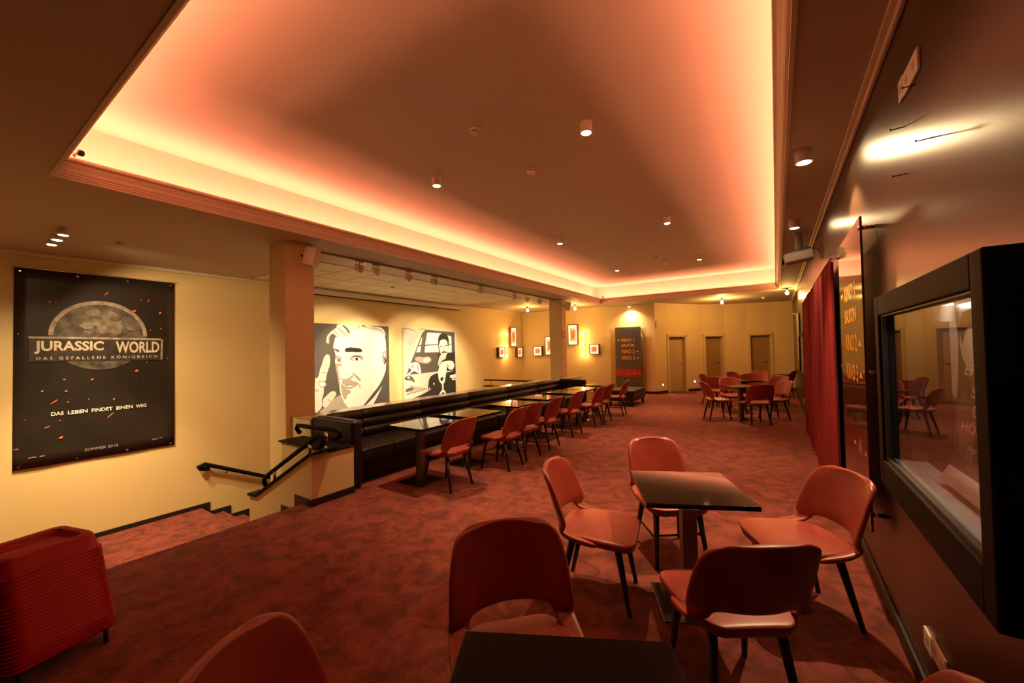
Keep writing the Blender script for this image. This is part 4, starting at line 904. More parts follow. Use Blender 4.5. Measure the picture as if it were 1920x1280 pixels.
# banner
bx, by0, by1, bz0, bz1 = XL + .025, .81, 2.64, .065, 2.995
BB = Vector((XL, (by0 + by1) / 2, bz0))
bn = thing('film_banner', 'large black film banner with grey title hung on the yellow wall', 'banner', BB)
bm = bmesh.new()
ny, nz = 14, 16
g = [[bm.verts.new((.025 + .004 * math.sin(j * .9 + i * .4) * (1 - i / nz) , by0 + (by1 - by0) * j / ny - BB.y, (bz1 - bz0) * i / nz)) for j in range(ny + 1)] for i in range(nz + 1)]
for i in range(nz):
    for j in range(ny): bm.faces.new((g[i][j], g[i][j + 1], g[i + 1][j + 1], g[i + 1][j]))
o = finish('sheet', bm, M['banner'], bn, smooth=True)
sd = o.modifiers.new('s', 'SOLIDIFY'); sd.thickness = .002; sd.offset = 0
tube('top_rod', [(.03, by0 - .03 - BB.y, bz1 - bz0 + .006), (.03, by1 + .03 - BB.y, bz1 - bz0 + .006)], .011, M['steel'], bn)
for zz in (bz0 + .04, bz1 - .05):
    for k in range(4):
        yy = by0 + .05 + (by1 - by0 - .10) * k / 3
        lathe('eyelet', [(.016, .026), (.016, .032), (.007, .033)], M['steel'], bn, 12, 'X', loc=(.003, yy - BB.y, zz - BB.z))
PX = XL + .034
def to_b(k): return lambda y, z: (PX - XL + .0006 * k, y - BB.y, z - BB.z)
def ell(cy, cz, ry, rz, a0=0, a1=360, n=40): return [(cy + ry * math.cos(R(a0 + (a1 - a0) * i / n)), cz + rz * math.sin(R(a0 + (a1 - a0) * i / n))) for i in range(n + (a1 - a0 != 360))]
emb = flat('emblem', ell(1.70, 2.02, .56, .55), to_b(0), M['stone'], bn)
outer = ell(1.70, 2.02, .565, .56, 0, 180, 30); inner = ell(1.70, 2.02, .515, .50, 0, 180, 30)
bm = bmesh.new()
A = [bm.verts.new(to_b(2)(*p)) for p in outer]; B = [bm.verts.new(to_b(2)(*p)) for p in inner]
for i in range(len(A) - 1): bm.faces.new((A[i], A[i + 1], B[i + 1], B[i]))
finish('ring', bm, M['stonelight'], emb)
rr = random.Random(3)
bm = bmesh.new()
for k in range(26):                                    # broken stone slabs inside the ring
    a = R(rr.uniform(15, 165)); q_ = rr.uniform(.05, .40)
    cy, cz = 1.70 + q_ * math.cos(a) * 1.05, 2.03 + q_ * math.sin(a)
    n_ = rr.randint(5, 7); s_ = rr.uniform(.04, .11)
    ph = rr.uniform(0, 6)
    bm.faces.new([bm.verts.new(to_b(2 + k * .1)(cy + s_ * rr.uniform(.6, 1.2) * math.cos(ph + 2 * PI * i / n_), cz + s_ * rr.uniform(.4, .8) * math.sin(ph + 2 * PI * i / n_))) for i in range(n_)])
finish('slabs', bm, M['stonemid'], emb)
flat('plaque', [(.95, 1.62), (2.47, 1.60), (2.47, 1.98), (.95, 1.99)], to_b(6), M['plaque'], bn)
flat('plaque_edge', [(.95, 1.965), (2.47, 1.955), (2.48, 1.985), (.94, 1.995)], to_b(7), M['stonelight'], bn)
flat('plaque_edge', [(2.445, 1.62), (2.472, 1.60), (2.48, 1.985), (2.455, 1.985)], to_b(7), M['stonelight'], bn)
def btext(n_, s, y, z, w_, h, m_, k=8, **kw): return text(n_, s, (PX - XL + .0006 * k, y - BB.y, z - BB.z), (0, 1, 0), w_, h, m_, bn, **kw)
btext('title', 'JURASSIC', 1.00, 1.735, .73, .195, M['lettering'], weight=.03)
btext('title', 'WORLD', 1.87, 1.735, .56, .195, M['lettering'], weight=.03)
btext('subtitle', 'DAS GEFALLENE KÖNIGREICH', 1.02, 1.645, 1.38, .055, M['lettering'], weight=.012, spacing=1.7)
for s_, y_, w_ in (('DAS', 1.17, .125), ('LEBEN', 1.34, .21), ('FINDET', 1.595, .24), ('EINEN', 1.88, .20), ('WEG', 2.12, .135)):
    btext('slogan_word', s_, y_, .80, w_, .055, M['textwhite'], weight=.015)
btext('date_line', 'SOMMER 2018', 1.52, .195, .38, .042, M['textgrey'], weight=.006)
for y_, z_, w_ in ((.95, .222, .08), (1.06, .222, .05), (2.33, .222, .08), (2.43, .232, .04)):      # illegible logo marks
    flat('small_mark', [(y_, z_ - .007), (y_ + w_, z_ - .007), (y_ + w_, z_ + .004), (y_ + w_ * .6, z_ + .009), (y_, z_ + .004)], to_b(8), M['textgrey'], bn)
sparks = [(1.76, 2.71, .05, .9), (1.15, 2.52, .02, .8), (1.21, 2.52, .012, 0), (2.19, 2.64, .012, 0), (2.28, 2.64, .035, 1.1), (2.44, 2.44, .03, .9), (2.45, 2.16, .014, 0), (2.1, 2.45, .03, .1), (2.13, 1.43, .03, .4), (1.3, 1.34, .016, 0), (1.6, 1.32, .022, .2),
          (1.32, 1.16, .02, 0), (1.08, 1.18, .02, .9), (1.2, 1.01, .06, .7), (1.34, .99, .014, .5), (1.85, .98, .02, 1.3), (1.81, .72, .07, .8), (1.13, .64, .04, .4), (1.27, .46, .03, .6), (.84, .37, .035, .1), (1.56, 1.01, .012, 1), (2.26, 1.57, .013, 0),
          (2.22, 1.28, .01, 0), (.92, .78, .01, 0), (1.26, .72, .012, 0), (.85, 2.03, .012, 1), (2.31, 2.13, .012, 0), (2.54, 1.63, .014, .8)]
bm = bmesh.new()
for y, z, s_, a in sparks:
    wdt = .006 if s_ > .03 else s_ * .5
    s_ *= .8
    u = Vector((0, math.cos(a), math.sin(a))); v = Vector((0, -math.sin(a), math.cos(a)))
    c = Vector(to_b(9)(y, z))
    bm.faces.new([bm.verts.new(c + u * s_ * math.cos(2 * PI * i / 10) + v * wdt * math.sin(2 * PI * i / 10)) for i in range(10)])
tag(finish('spark_print', bm, M['spark'], bn), 'scattered orange sparks printed on the banner')

# projection screen case under the ceiling
t = thing('projection_screen_case', 'long white roll-up projection screen case above the two canvases', 'screen case', (XL + .02, 7.7, 3.07))
def rel(o, b): o.location -= Vector(b); return o
rel(box('case', XL, XL + .13, 4.7, 10.48, 3.075, 3.195, M['white'], t, bevel=.012), (XL, 7.7, 3.07))
rel(box('end_cap', XL, XL + .135, 10.48, 10.53, 3.07, 3.20, M['white'], t, bevel=.012), (XL, 7.7, 3.07))
rel(box('slot', XL + .03, XL + .09, 4.7, 10.46, 3.06, 3.076, M['matteblack'], t), (XL, 7.7, 3.07))

# ================================================================== LAMPS
def downlight(x, y, zc, label, group, watts, r=.058, h=.105, blend=1.0, size=R(66), glow=0):
    t = thing('ceiling_downlight', label, 'lamp', (x, y, zc), 0, group)
    lathe('housing', [(r * .98, 0), (r, -.004), (r, -h), (r * .80, -h), (r * .78, -h + .012)], M['whitepaint'], t, 24)
    lathe('lens', [(r * .76, -h + .010), (r * .76, -h + .002), (r * .5, -h - .006)], M['lamp'], t, 20)
    add_light('lamp_light', 'SPOT', (0, 0, -h - .015), watts, WARM, t, spot_size=size, spot_blend=blend, shadow_soft_size=.03)
    if glow: add_light('lamp_glow', 'SPOT', (0, 0, -h - .03), glow, WARM, t, spot_size=R(172), spot_blend=.1, shadow_soft_size=.03)
    return t
names_r = ['nearest', 'middle', 'farthest']
for i, y in enumerate((3.66, 7.16, 10.62)):
    downlight(-1.50, y, ZT, '%s white cylinder downlight in the right row of the tray' % names_r[i], 'downlights in the ceiling tray', DOWN_W)
    downlight(-3.57, y + .05, ZT, '%s white cylinder downlight in the left row of the tray' % names_r[i], 'downlights in the ceiling tray', DOWN_W)
downlight(.235, 4.05, ZC, 'bright downlight on the low ceiling nearest the brown wall', 'downlights by the brown wall', WALLDOWN_W, r=.062, size=R(104), blend=.4, glow=20)
downlight(.240, 6.25, ZC, 'second downlight by the brown wall, above the projector', 'downlights by the brown wall', WALLDOWN_W * .3, r=.062, size=R(90), blend=.5, glow=4)
downlight(-4.40, 14.38, ZC, 'white downlight washing the wall above the signboard', None, 240, r=.06, size=R(140))
downlight(.235, 1.75, ZC, 'downlight on the low ceiling above the showcase, out of frame', 'downlights by the brown wall', WALLDOWN_W * .10, r=.062, size=R(110)) if False else None

# triple spot near the banner
t = thing('triple_spotlight', 'ceiling bar with three glowing spots in front of the banner', 'lamp', (-7.55, 1.01, ZC))
rel(box('mount', -7.85, -7.25, .98, 1.04, ZC - .03, ZC, M['whitepaint'], t, bevel=.005), (-7.55, 1.01, ZC))
for k, dx in enumerate((-.36, 0, .36)):
    lathe('spot_head', [(.045, 0), (.055, -.02), (.055, -.065), (.045, -.065), (.044, -.055)], M['whitepaint'], t, 20, loc=(dx, 0, -.028))
    lathe('lens', [(.043, -.056), (.043, -.066), (.03, -.070)], M['lamp'], t, 18, loc=(dx, 0, -.028))
    add_light('lamp_light', 'SPOT', (dx, 0, -.11), TRIPLE_W * (3.2, 1.0, 2.4)[k], WARM, t, spot_size=R((62, 95, 136)[k]), spot_blend=(.7, .6, 1.0)[k], shadow_soft_size=.04, aim=((-.5, .75, -4.3), (-1.6, 2.6, -2.2), (-.3, .35, -2.2))[k])

# lighting track with spots over the stairwell
t = thing('lighting_track', 'thin ceiling track between the two columns carrying the spots', 'light track', (-5.88, 7.35, ZC))
rel(box('rail', -5.898, -5.862, 3.30, 11.40, ZC - .032, ZC, M['greyplastic'], t, bevel=.003), (-5.88, 7.35, ZC))
def spot(y, aim, watts, label, size=R(50)):
    t = thing('track_spotlight', label, 'spotlight', (-5.88, y, ZC - .032), 0, 'spots on the lighting track')
    box('adapter', -.018, .018, -.07, .07, -.03, 0, M['whitepaint'], t, bevel=.003)
    tube('stem', [(0, 0, -.03), (0, 0, -.075)], .010, M['whitepaint'], t, 10)
    rel(box('gear_box', -.03, .03, -.075, -.015, -.17, -.05, M['whitepaint'], t, bevel=.004), (0, 0, 0))
    d = (Vector(aim) - Vector((-5.88, y, ZC - .12))).normalized()
    q = d.to_track_quat('-Z', 'Y')
    hd = lathe('head', [(.030, .055), (.046, .045), (.050, -.04), (.047, -.06), (.040, -.06), (.038, -.045)], M['whitepaint'], t, 20, loc=(0, .03, -.12))
    hd.rotation_euler = q.to_euler()
    ln = lathe('lens', [(.037, -.044), (.037, -.052), (.02, -.054)], M['lamp'] if watts else M['greyplastic'], hd, 16)
    if watts:
        L = add_light('lamp_light', 'SPOT', (0, 0, -.075), watts, (1.0, .74, .44), hd, spot_size=size, spot_blend=.45, shadow_soft_size=.03)
    return t
sp = [(4.21, (XL, 5.9, 1.3), 1), (4.55, (XL, 6.6, .9), 1), (5.30, (XL, 6.6, 1.0), 1), (6.00, (XL, 8.7, 1.1), 1), (7.56, (XL, 9.2, 1.2), 1), (9.02, (XL, 9.4, .9), 1), (9.71, (XL, 11.0, .6), 0), (10.43, (-8.5, 12, .6), 0), (11.14, (-8.5, 12.5, .6), 0)]
sl = ['first', 'second', 'third', 'fourth', 'fifth', 'sixth', 'seventh', 'eighth', 'last']
for i, (y, a, on) in enumerate(sp):
    spot(y, a, TRACK_W if on else 0, '%s white spotlight on the track, counted from the near column' % sl[i])

# bare bulbs under round plates
def bulb_lamp(x, y, label, watts=BULB_W):
    t = thing('bulb_ceiling_lamp', label, 'lamp', (x, y, ZC), 0, 'bare bulb ceiling lamps')
    lathe('socket', [(.028, 0), (.028, -.05), (.020, -.055), (.020, -.075)], M['darkplastic'], t, 16)
    lathe('plate', [(.03, -.050), (.115, -.054), (.115, -.058), (.03, -.062)], M['darkplastic'], t, 28)
    lathe('bulb', [(.016, -.075), (.030, -.095), (.046, -.125), (.048, -.145), (.036, -.175), (.012, -.19)], M['bulb'], t, 18)
    add_light('lamp_light', 'POINT', (0, 0, -.26), watts, AMBER, t, shadow_soft_size=.05)
bulb_lamp(-7.60, 12.55, 'bare bulb ceiling lamp in the corner left of the far column')
bulb_lamp(-6.02, 13.25, 'bare bulb ceiling lamp just right of the far column')
bulb_lamp(-1.46, 14.9, 'bare bulb ceiling lamp in front of the bowed door wall', BULB_W * 2.4)
bulb_lamp(.30, 13.6, 'bare bulb ceiling lamp beside the brown wall beyond the curtain', BULB_W * 1.0)

# round wall lamps
def sconce(p, n_, label):
    t = thing('globe_wall_lamp', label, 'lamp', p, 0, 'round wall lamps')
    rot = Vector(n_).to_track_quat('Z', 'Y').to_euler()
    a = lathe('base', [(.055, 0), (.055, .015), (.035, .022), (.030, .045)], M['steel'], t, 20); a.rotation_euler = rot
    b = lathe('bulb', [(.022, .045), (.045, .065), (.055, .095), (.045, .125), (.018, .142)], M['bulb'], t, 18); b.rotation_euler = rot
    add_light('lamp_light', 'POINT', Vector(n_) * .20, SCONCE_W, AMBER, t, shadow_soft_size=.05)
for z, n_ in ((2.29, 'top'), (1.84, 'middle'), (1.43, 'bottom')):
    sconce((XL, 13.27, z), (1, 0, 0), '%s of three round lamps on the long wall beside the light boxes' % n_)
for z, n_ in ((2.24, 'top'), (1.84, 'middle'), (1.44, 'bottom')):
    sconce((-6.27, YF, z), (0, -1, 0), '%s of three round lamps on the far wall right of the column' % n_)

# glowing light boxes
def light_box(c, n_, w_, h, label):
    ang = 0 if n_ == 'Y' else PI / 2
    t = thing('light_box', label, 'light box', c, ang, 'glowing light boxes')
    d = .12
    boxes('frame', [(-w_ / 2, -w_ / 2 + .025, -d, 0, 0, h), (w_ / 2 - .025, w_ / 2, -d, 0, 0, h), (-w_ / 2 + .025, w_ / 2 - .025, -d, 0, 0, .025), (-w_ / 2 + .025, w_ / 2 - .025, -d, 0, h - .025, h)], M['boxwood'], t)
    box('lit_panel', -w_ / 2 + .025, w_ / 2 - .025, -d + .02, -d + .03, .025, h - .025, M['lightpanel'], t)
light_box((XL, 13.78, 1.80), 'X', .44, .80, 'tall glowing light box on the long wall above the lamps')
light_box((XL, 12.92, 1.38), 'X', .44, .40, 'small glowing light box on the long wall, left of the lamps')
light_box((XL, 14.24, 1.36), 'X', .40, .40, 'small glowing light box on the long wall next to the corner')
light_box((-8.33, YF, 1.40), 'Y', .42, .40, 'small glowing light box on the far wall next to the corner')
light_box((-7.75, YF, 1.43), 'Y', .44, .76, 'tall glowing light box half hidden behind the far column')
light_box((-6.71, YF, 1.81), 'Y', .42, .82, 'tall glowing light box right of the far column')
light_box((-5.83, YF, 1.43), 'Y', .40, .40, 'small glowing light box right of the wall lamps, nearest the signboard')

# ================================================================== SIGNS
def kino_sign(name, label, o3, xd, w_, h, nrm):
    """o3 = lower left corner seen from the front; xd reading direction"""
    X = Vector(xd); N = Vector(nrm); O = Vector(o3)
    t = thing(name, label, 'sign', O)
    def quad(n_, u0, u1, v0, v1, d0, d1, m_, par=t):
        bm = bmesh.new()
        c = [X * u * w_ + Vector((0, 0, v * h)) + N * d for d in (d0, d1) for u, v in ((u0, v0), (u1, v0), (u1, v1), (u0, v1))]
        v_ = [bm.verts.new(p) for p in c]
        for f in ((3, 2, 1, 0), (4, 5, 6, 7), (0, 1, 5, 4), (1, 2, 6, 5), (2, 3, 7, 6), (3, 0, 4, 7)): bm.faces.new([v_[i] for i in f])
        bmesh.ops.recalc_face_normals(bm, faces=bm.faces[:])
        return finish(n_, bm, m_, par)
    quad('panel', 0, 1, 0, 1, -.006, .006, M['signgrey'] if nrm[1] else M['glassplate'])
    quad('red_band', 0, 1, .180, .305, .006, .0066, M['signred'] if nrm[1] else M['signred2'])
    def tx(s, u, v, uw, vh, m_=M['signorange']):
        text('lettering', s, X * u * w_ + Vector((0, 0, v * h)) + N * .0072, X, uw * w_, vh * h, m_, t, weight=.02)
    tx('KINO 1', .26, .756, .49, .058); tx('BALKON', .26, .672, .49, .052); tx('KINO 2', .26, .566, .49, .062); tx('KINO 3', .26, .458, .49, .062)
    def tri(u, v, s_, upw):
        bm = bmesh.new()
        a = 1 if upw else -1
        for q in ((-s_, -a * s_ * .35), (s_, -a * s_ * .35), (0, a * s_ * .5)):
            bm.verts.new(X * (u * w_ + q[0]) + Vector((0, 0, v * h + q[1])) + N * .0072)
        bm.faces.new(bm.verts[:])
        finish('arrow', bm, M['signorange'], t)
    tri(.14, .785, .06, False); tri(.86, .595, .06, True); tri(.86, .488, .06, True)
    # rest room symbols in the red band: two small figures, a bar and an arrow
    for u in (.69, .76):
        quad('symbol', u - .010, u + .010, .215, .250, .0068, .0074, M['signpale']); quad('symbol', u - .007, u + .007, .254, .264, .0068, .0074, M['signpale'])
    quad('symbol', .48, .56, .225, .235, .0068, .0074, M['signpale'])
    bm = bmesh.new()
    for q in ((.89, .228), (.95, .228), (.92, .245)): bm.verts.new(X * q[0] * w_ + Vector((0, 0, q[1] * h)) + N * .0074)
    bm.faces.new(bm.verts[:]); finish('symbol', bm, M['signpale'], t)
    return t, X, N, O
t, X, N, O = kino_sign('direction_sign', 'grey signboard with orange KINO directions on the far wall', (-4.98, 14.47, .22), (1, 0, 0), .94, 2.20, (0, -1, 0))
for u in (.03, .97):
    for v in (.02, .50, .97):
        tube('standoff', [Vector((u * .94, -.014, v * 2.2)), Vector((u * .94, .128, v * 2.2))], .014, M['steel'], t, 10)
o = box('backing_plate', -.22, 1.10, .060, .070, -.16, 2.14, M['plateglass'], t)
t, X, N, O = kino_sign('direction_sign', 'tall bronze glass sign with orange KINO lettering on the brown wall', (.47, 4.37, .47), (0, -1, 0), 1.04, 1.99, (-1, 0, 0))
for u in (.03, .97):
    for v in (.05, .50, .965):
        tube('standoff', [Vector((-.014, -u * 1.04, v * 1.99)), Vector((.07, -u * 1.04, v * 1.99))], .013, M['steel'], t, 12)

t = thing('extinguisher_sign', 'small red and white sign on the far column', 'sign', (-5.655, 11.52, 2.02))
box('plate', -.005, .002, -.09, .09, 0, .20, M['exitred'], t)
boxes('pictogram', [(.0022, .003, -.03, .03, .04, .14), (.0022, .003, -.01, .04, .14, .17)], M['textwhite'], t)

# ================================================================== SHOWCASE IN THE BROWN WALL
vt = thing('showcase', 'black framed glass showcase with lit interior on the brown wall', 'showcase', (XR, 2.165, .92))
vb = Vector((XR, 2.165, .92))
def vbx(n_, *a, **k): return rel(box(n_, *a, vt, **k), vb)
vbx('stile', .44, XR, 2.75, 2.83, .92, 1.89, M['black'], bevel=.006)
vbx('stile', .44, XR, 1.50, 1.58, .92, 1.89, M['black'], bevel=.006)
vbx('rail', .44, XR, 1.58, 2.75, 1.79, 1.89, M['black'], bevel=.006)
vbx('rail', .44, XR, 1.58, 2.75, .92, 1.055, M['black'], bevel=.006)
vbx('inner_bead', .452, .47, 2.725, 2.75, 1.055, 1.79, M['darkplastic']); vbx('inner_bead', .452, .47, 1.58, 1.60, 1.055, 1.79, M['darkplastic'])
vbx('inner_bead', .452, .47, 1.60, 2.725, 1.784, 1.79, M['darkplastic']); vbx('inner_bead', .452, .47, 1.60, 2.725, 1.055, 1.075, M['darkplastic'])
vbx('pane', .472, .476, 1.58, 2.75, 1.055, 1.79, M['glass'])
vbx('back_panel', .60, .61, 1.562, 2.738, 1.062, 1.878, M['vitback'])
vbx('floor_panel', .54, .60, 1.562, 2.738, 1.060, 1.068, M['vitwhite'])
vbx('sill', .478, .54, 1.582, 2.748, 1.056, 1.066, M['vitwhite'])
vbx('side_panel', .54, .60, 1.562, 1.568, 1.068, 1.878, M['vitback']); vbx('side_panel', .54, .60, 2.732, 2.738, 1.068, 1.878, M['vitback'])
vbx('glowing_top_panel', .541, .60, 1.57, 2.73, 1.870, 1.876, M['vitglow'])  # ceiling of the case, not a lamp; its lit look is emission
hd = lathe('lamp_head', [(.018, .03), (.022, .025), (.022, -.04), (.016, -.042)], M['white'], vt, 16, loc=Vector((.565, 2.27, 1.775)) - vb); hd.rotation_euler = (R(20), 0, 0)
tube('lamp_stem', [Vector((.565, 2.27, 1.795)) - vb, Vector((.565, 2.27, 1.872)) - vb], .005, M['white'], vt)
add_light('lamp_light', 'AREA', Vector((.57, 2.1, 1.865)) - vb, 4.5, (1, .88, .72), vt, shape='RECTANGLE', size=.05, size_y=1.0)
po = thing('film_poster', 'grey film poster with pale lettering curling inside the showcase', 'poster', (.597, 1.97, 1.09))
pb = Vector((.597, 1.97, 1.09))
bm = bmesh.new()
g = []
for i in range(13):
    z = .70 * i / 12
    cur = -.05 * max(0, 1 - z / .14) ** 2
    g.append([bm.verts.new((cur - .006 * (1 - j / 6) ** 2, .37 - .76 * j / 6, z + .004)) for j in range(7)])
for a, b in zip(g, g[1:]):
    for j in range(6): bm.faces.new((a[j], a[j + 1], b[j + 1], b[j]))
for f in bm.faces: f.material_index = 1 if f.calc_center_median().z < .07 else 0
o = finish('sheet', bm, [M['postergrey'], M['paper']], po, smooth=True)
sd = o.modifiers.new('s', 'SOLIDIFY'); sd.thickness = .0012
def pf(n_, poly, m_, k=1): return flat(n_, poly, lambda y, z: (-.0075 - .0006 * k, y - pb.y, z - pb.z), m_, po)
pf('figure_print', [(2.33, 1.78), (2.27, 1.79), (2.24, 1.66), (2.26, 1.50), (2.29, 1.42), (2.33, 1.44)], M['p3'])
pf('figure_print', [(2.22, 1.69), (2.18, 1.73), (2.11, 1.72), (2.07, 1.65), (2.05, 1.58), (2.08, 1.54), (2.14, 1.53), (2.20, 1.58), (2.23, 1.63)], M['p3'])
pf('figure_print', [(2.23, 1.69), (2.19, 1.76), (2.10, 1.77), (2.03, 1.73), (2.08, 1.70), (2.16, 1.70), (2.20, 1.64)], M['p0'], 2)
pf('figure_print', [(2.30, 1.40), (2.20, 1.47), (2.10, 1.40), (2.16, 1.20), (2.28, 1.18)], M['postermid'])
def ptx(s, y, z, w_, h, k=3): text('lettering', s, (-.0075 - .0006 * k, y - pb.y, z - pb.z), (0, -1, 0), w_, h, M['textwhite'], po, shear=.25, weight=.004)
ptx('ERLEBEN', 2.19, 1.525, .42, .042); ptx('SIE', 2.14, 1.445, .17, .042); ptx('DEN', 2.135, 1.375, .19, .042); ptx('HÖHEPUNKT', 2.245, 1.31, .54, .046); ptx('FIFTY SHADES', 2.20, 1.235, .46, .024)

# second showcase farther along the wall
v2 = thing('showcase', 'distant black framed showcase on the brown wall beyond the curtain', 'showcase', (XR, 11.0, .95))
for n_, a in (('stile', (.46, XR, 10.05, 10.13, .95, 1.92)), ('stile', (.46, XR, 11.87, 11.95, .95, 1.92)), ('rail', (.46, XR, 10.13, 11.87, 1.84, 1.92)), ('rail', (.46, XR, 10.13, 11.87, .95, 1.03))):
    rel(box(n_, *a, M['black'], v2, bevel=.005), (XR, 11.0, .95))
rel(box('back_panel', .53, .538, 10.13, 11.87, 1.03, 1.84, M['vitwhite'], v2), (XR, 11.0, .95))
rel(box('pane', .478, .482, 10.13, 11.87, 1.03, 1.84, M['glass'], v2), (XR, 11.0, .95))
t = thing('wall_banner', 'narrow pale banner hanging from a bar on the brown wall far back', 'banner', (XR, 13.2, 1.15))
rel(box('sheet', .500, .504, 12.75, 13.75, 1.2, 2.50, M['vitwhite'], t), (XR, 13.2, 1.15))
tube('bar', [Vector((.40, 13.75, 2.52)) - Vector((XR, 13.2, 1.15)), Vector((.53, 13.75, 2.52)) - Vector((XR, 13.2, 1.15))], .010, M['steel'], t, 8)
tube('bar', [Vector((.502, 12.72, 2.51)) - Vector((XR, 13.2, 1.15)), Vector((.502, 13.78, 2.51)) - Vector((XR, 13.2, 1.15))], .010, M['steel'], t, 8)

# ================================================================== CURTAIN
t = thing('curtain', 'dark red velvet curtain in deep folds over the brown wall', 'curtain', (.47, 7.4, 0))
bm = bmesh.new()
NY, NZ = 300, 8
g = []
rr = random.Random(5)
ph = [rr.uniform(-.5, .5) for _ in range(60)]
for i in range(NZ + 1):
    z = .02 + 2.44 * i / NZ
    row_ = []
    for j in range(NY + 1):
        s_ = j / NY
        a = s_ * 2 * PI * 30
        amp = .030 * (1.0 + .35 * math.sin(s_ * 23)) * (1.0 - .25 * i / NZ)
        row_.append(bm.verts.new((amp * math.sin(a + .5 * math.sin(s_ * 40) + .15 * math.sin(z * 2 + j)), -2.42 + 4.84 * s_ + .012 * math.sin(a * 2), z)))
    g.append(row_)
for a, b in zip(g, g[1:]):
    for j in range(NY): bm.faces.new((a[j], a[j + 1], b[j + 1], b[j]))
finish('cloth', bm, M['curtain'], t, smooth=True)
t = thing('curtain_rail', 'thin metal curtain rail above the red velvet curtain', 'curtain rail', (.47, 7.4, 2.49))
tube('rod', [(0, -2.50, 0), (0, 2.70, 0)], .012, M['steel'], t)
for yy in (-2.4, 0, 2.5): tube('bracket', [(0, yy, 0), (.07, yy, 0)], .008, M['steel'], t, 8)

# ================================================================== SMALL FITTINGS
def socket_plate(y0, y1, z0, z1, holes, label, cat, x=XR):
    t = thing('wall_socket', label, cat, (x, (y0 + y1) / 2, z0))
    box('plate', -.011, 0, -(y1 - y0) / 2, (y1 - y0) / 2, 0, z1 - z0, M['white'], t, bevel=.003)
    for k in range(holes):
        yy = -(y1 - y0) / 2 + (y1 - y0) * (k + .5) / holes
        lathe('insert', [(.020, -.0112), (.020, -.0118), (.017, -.0120), (.016, -.0115)], M['greyplastic'], t, 18, 'X', loc=(0, yy, (z1 - z0) / 2))
socket_plate(2.335, 2.555, 2.80, 2.90, 2, 'double white wall plate high on the brown wall', 'socket')
socket_plate(2.562, 2.64, 2.81, 2.91, 1, 'single white wall plate high on the brown wall beside the double', 'socket')
socket_plate(2.31, 2.475, .28, .365, 2, 'double white wall socket low on the brown wall', 'socket')
socket_plate(2.485, 2.595, .26, .345, 1, 'single white wall socket low on the brown wall', 'socket')
socket_plate(12.15, 12.27, .20, .29, 1, 'tiny white socket on the brown wall below the distant showcase', 'socket')
for (y, z, L, lab) in ((2.40, 2.77, .045, 'long screw just right of the wall plates, high on the brown wall'), (2.61, 2.68, .05, 'upper left screw sticking out of the brown wall'), (2.20, 2.45, .055, 'right-hand screw sticking out of the brown wall'), (2.60, 2.45, .05, 'lowest screw sticking out of the brown wall')):
    t = thing('wall_screw', lab, 'screw', (XR, y, z), 0, 'screws in the brown wall')
    tube('shank', [(.01, 0, 0), (-L, 0, -.002)], .0028, M['darkplastic'], t, 8)
    lathe('screw_head', [(.0028, -L + .004), (.006, -L), (.006, -L - .002)], M['darkplastic'], t, 12, 'X')

def detector(x, y, zc, label, r=.055):
    t = thing('smoke_detector', label, 'smoke detector', (x, y, zc))
    lathe('base', [(r, 0), (r, -.018), (r * .92, -.022)], M['white'], t, 24)
    lathe('head', [(r * .78, -.022), (r * .74, -.040), (r * .5, -.052), (r * .2, -.055)], M['white'], t, 24)
    lathe('vent_ring', [(r * .80, -.027), (r * .80, -.033)], M['darkplastic'], t, 24)
detector(-2.47, 3.12, ZT, 'round smoke detector nearest the camera in the tray ceiling')
detector(-2.42, 10.12, ZT, 'far round smoke detector in the tray, between the last downlights')
detector(-2.36, 10.95, ZT, 'farthest round smoke detector in the tray ceiling')
detector(-7.51, 1.58, ZC, 'small detector on the low ceiling in front of the banner', .05)
detector(-.29, 15.6, ZC, 'round detector on the ceiling before the bowed wall', .07)
detector(-7.6, 6.35, ZC - .015, 'small detector among the ceiling tiles over the stairwell', .045)
t = thing('motion_sensor', 'tilted white motion sensor on the tray ceiling', 'sensor', (-2.47, 4.22, ZT), R(35))
lathe('base', [(.05, 0), (.05, -.015)], M['white'], t, 20)
o = box('sensor_head', -.05, .05, -.035, .035, -.055, -.012, M['white'], t, bevel=.012, seg=3); o.rotation_euler = (R(15), R(10), 0)

def cctv(p, d, label):
    t = thing('security_camera', label, 'camera', p)
    q = Vector(d).to_track_quat('-Z', 'Y').to_euler()
    tube('bracket', [(0, 0, -.05), (0, 0, .01)], .010, M['white'], t, 8)
    a = lathe('housing', [(.026, .06), (.028, .055), (.028, -.05), (.022, -.052)], M['cornice'], t, 16); a.rotation_euler = q
    b = lathe('lens', [(.026, -.045), (.027, -.065), (.020, -.068)], M['matteblack'], t, 16); b.rotation_euler = q
cctv((-5.08, .775, 3.475), (.5, .45, -.25), 'small security camera on the near left corner of the tray cornice')
cctv((-5.06, 13.48, 3.475), (.4, -.5, -.25), 'small security camera on the far corner of the tray cornice')

def speaker(x, y, z, rz, label):
    t = thing('wall_speaker', label, 'speaker', (x, y, z), rz, 'speakers on the columns')
    o = box('cabinet', -.085, .085, -.075, .075, -.13, .13, M['white'], t, bevel=.010)
    o.rotation_euler = (R(-12), 0, 0)
    g_ = box('grille', -.072, .072, .0755, .080, -.115, .115, M['greyplastic'], o); g_.location = (0, .078, .015)
    lathe('badge', [(.010, .0805), (.010, .0815)], M['darkplastic'], o, 12, 'Y', loc=(.03, 0, .18))
    tube('bracket', [(0, -.05, 0), (-.01, -.12, .02)], .014, M['darkplastic'], t, 8)
speaker(-5.46, 3.10, 3.03, R(-55), 'white loudspeaker on the near column')
speaker(-5.50, 11.50, 3.02, R(-70), 'white loudspeaker on the far column')

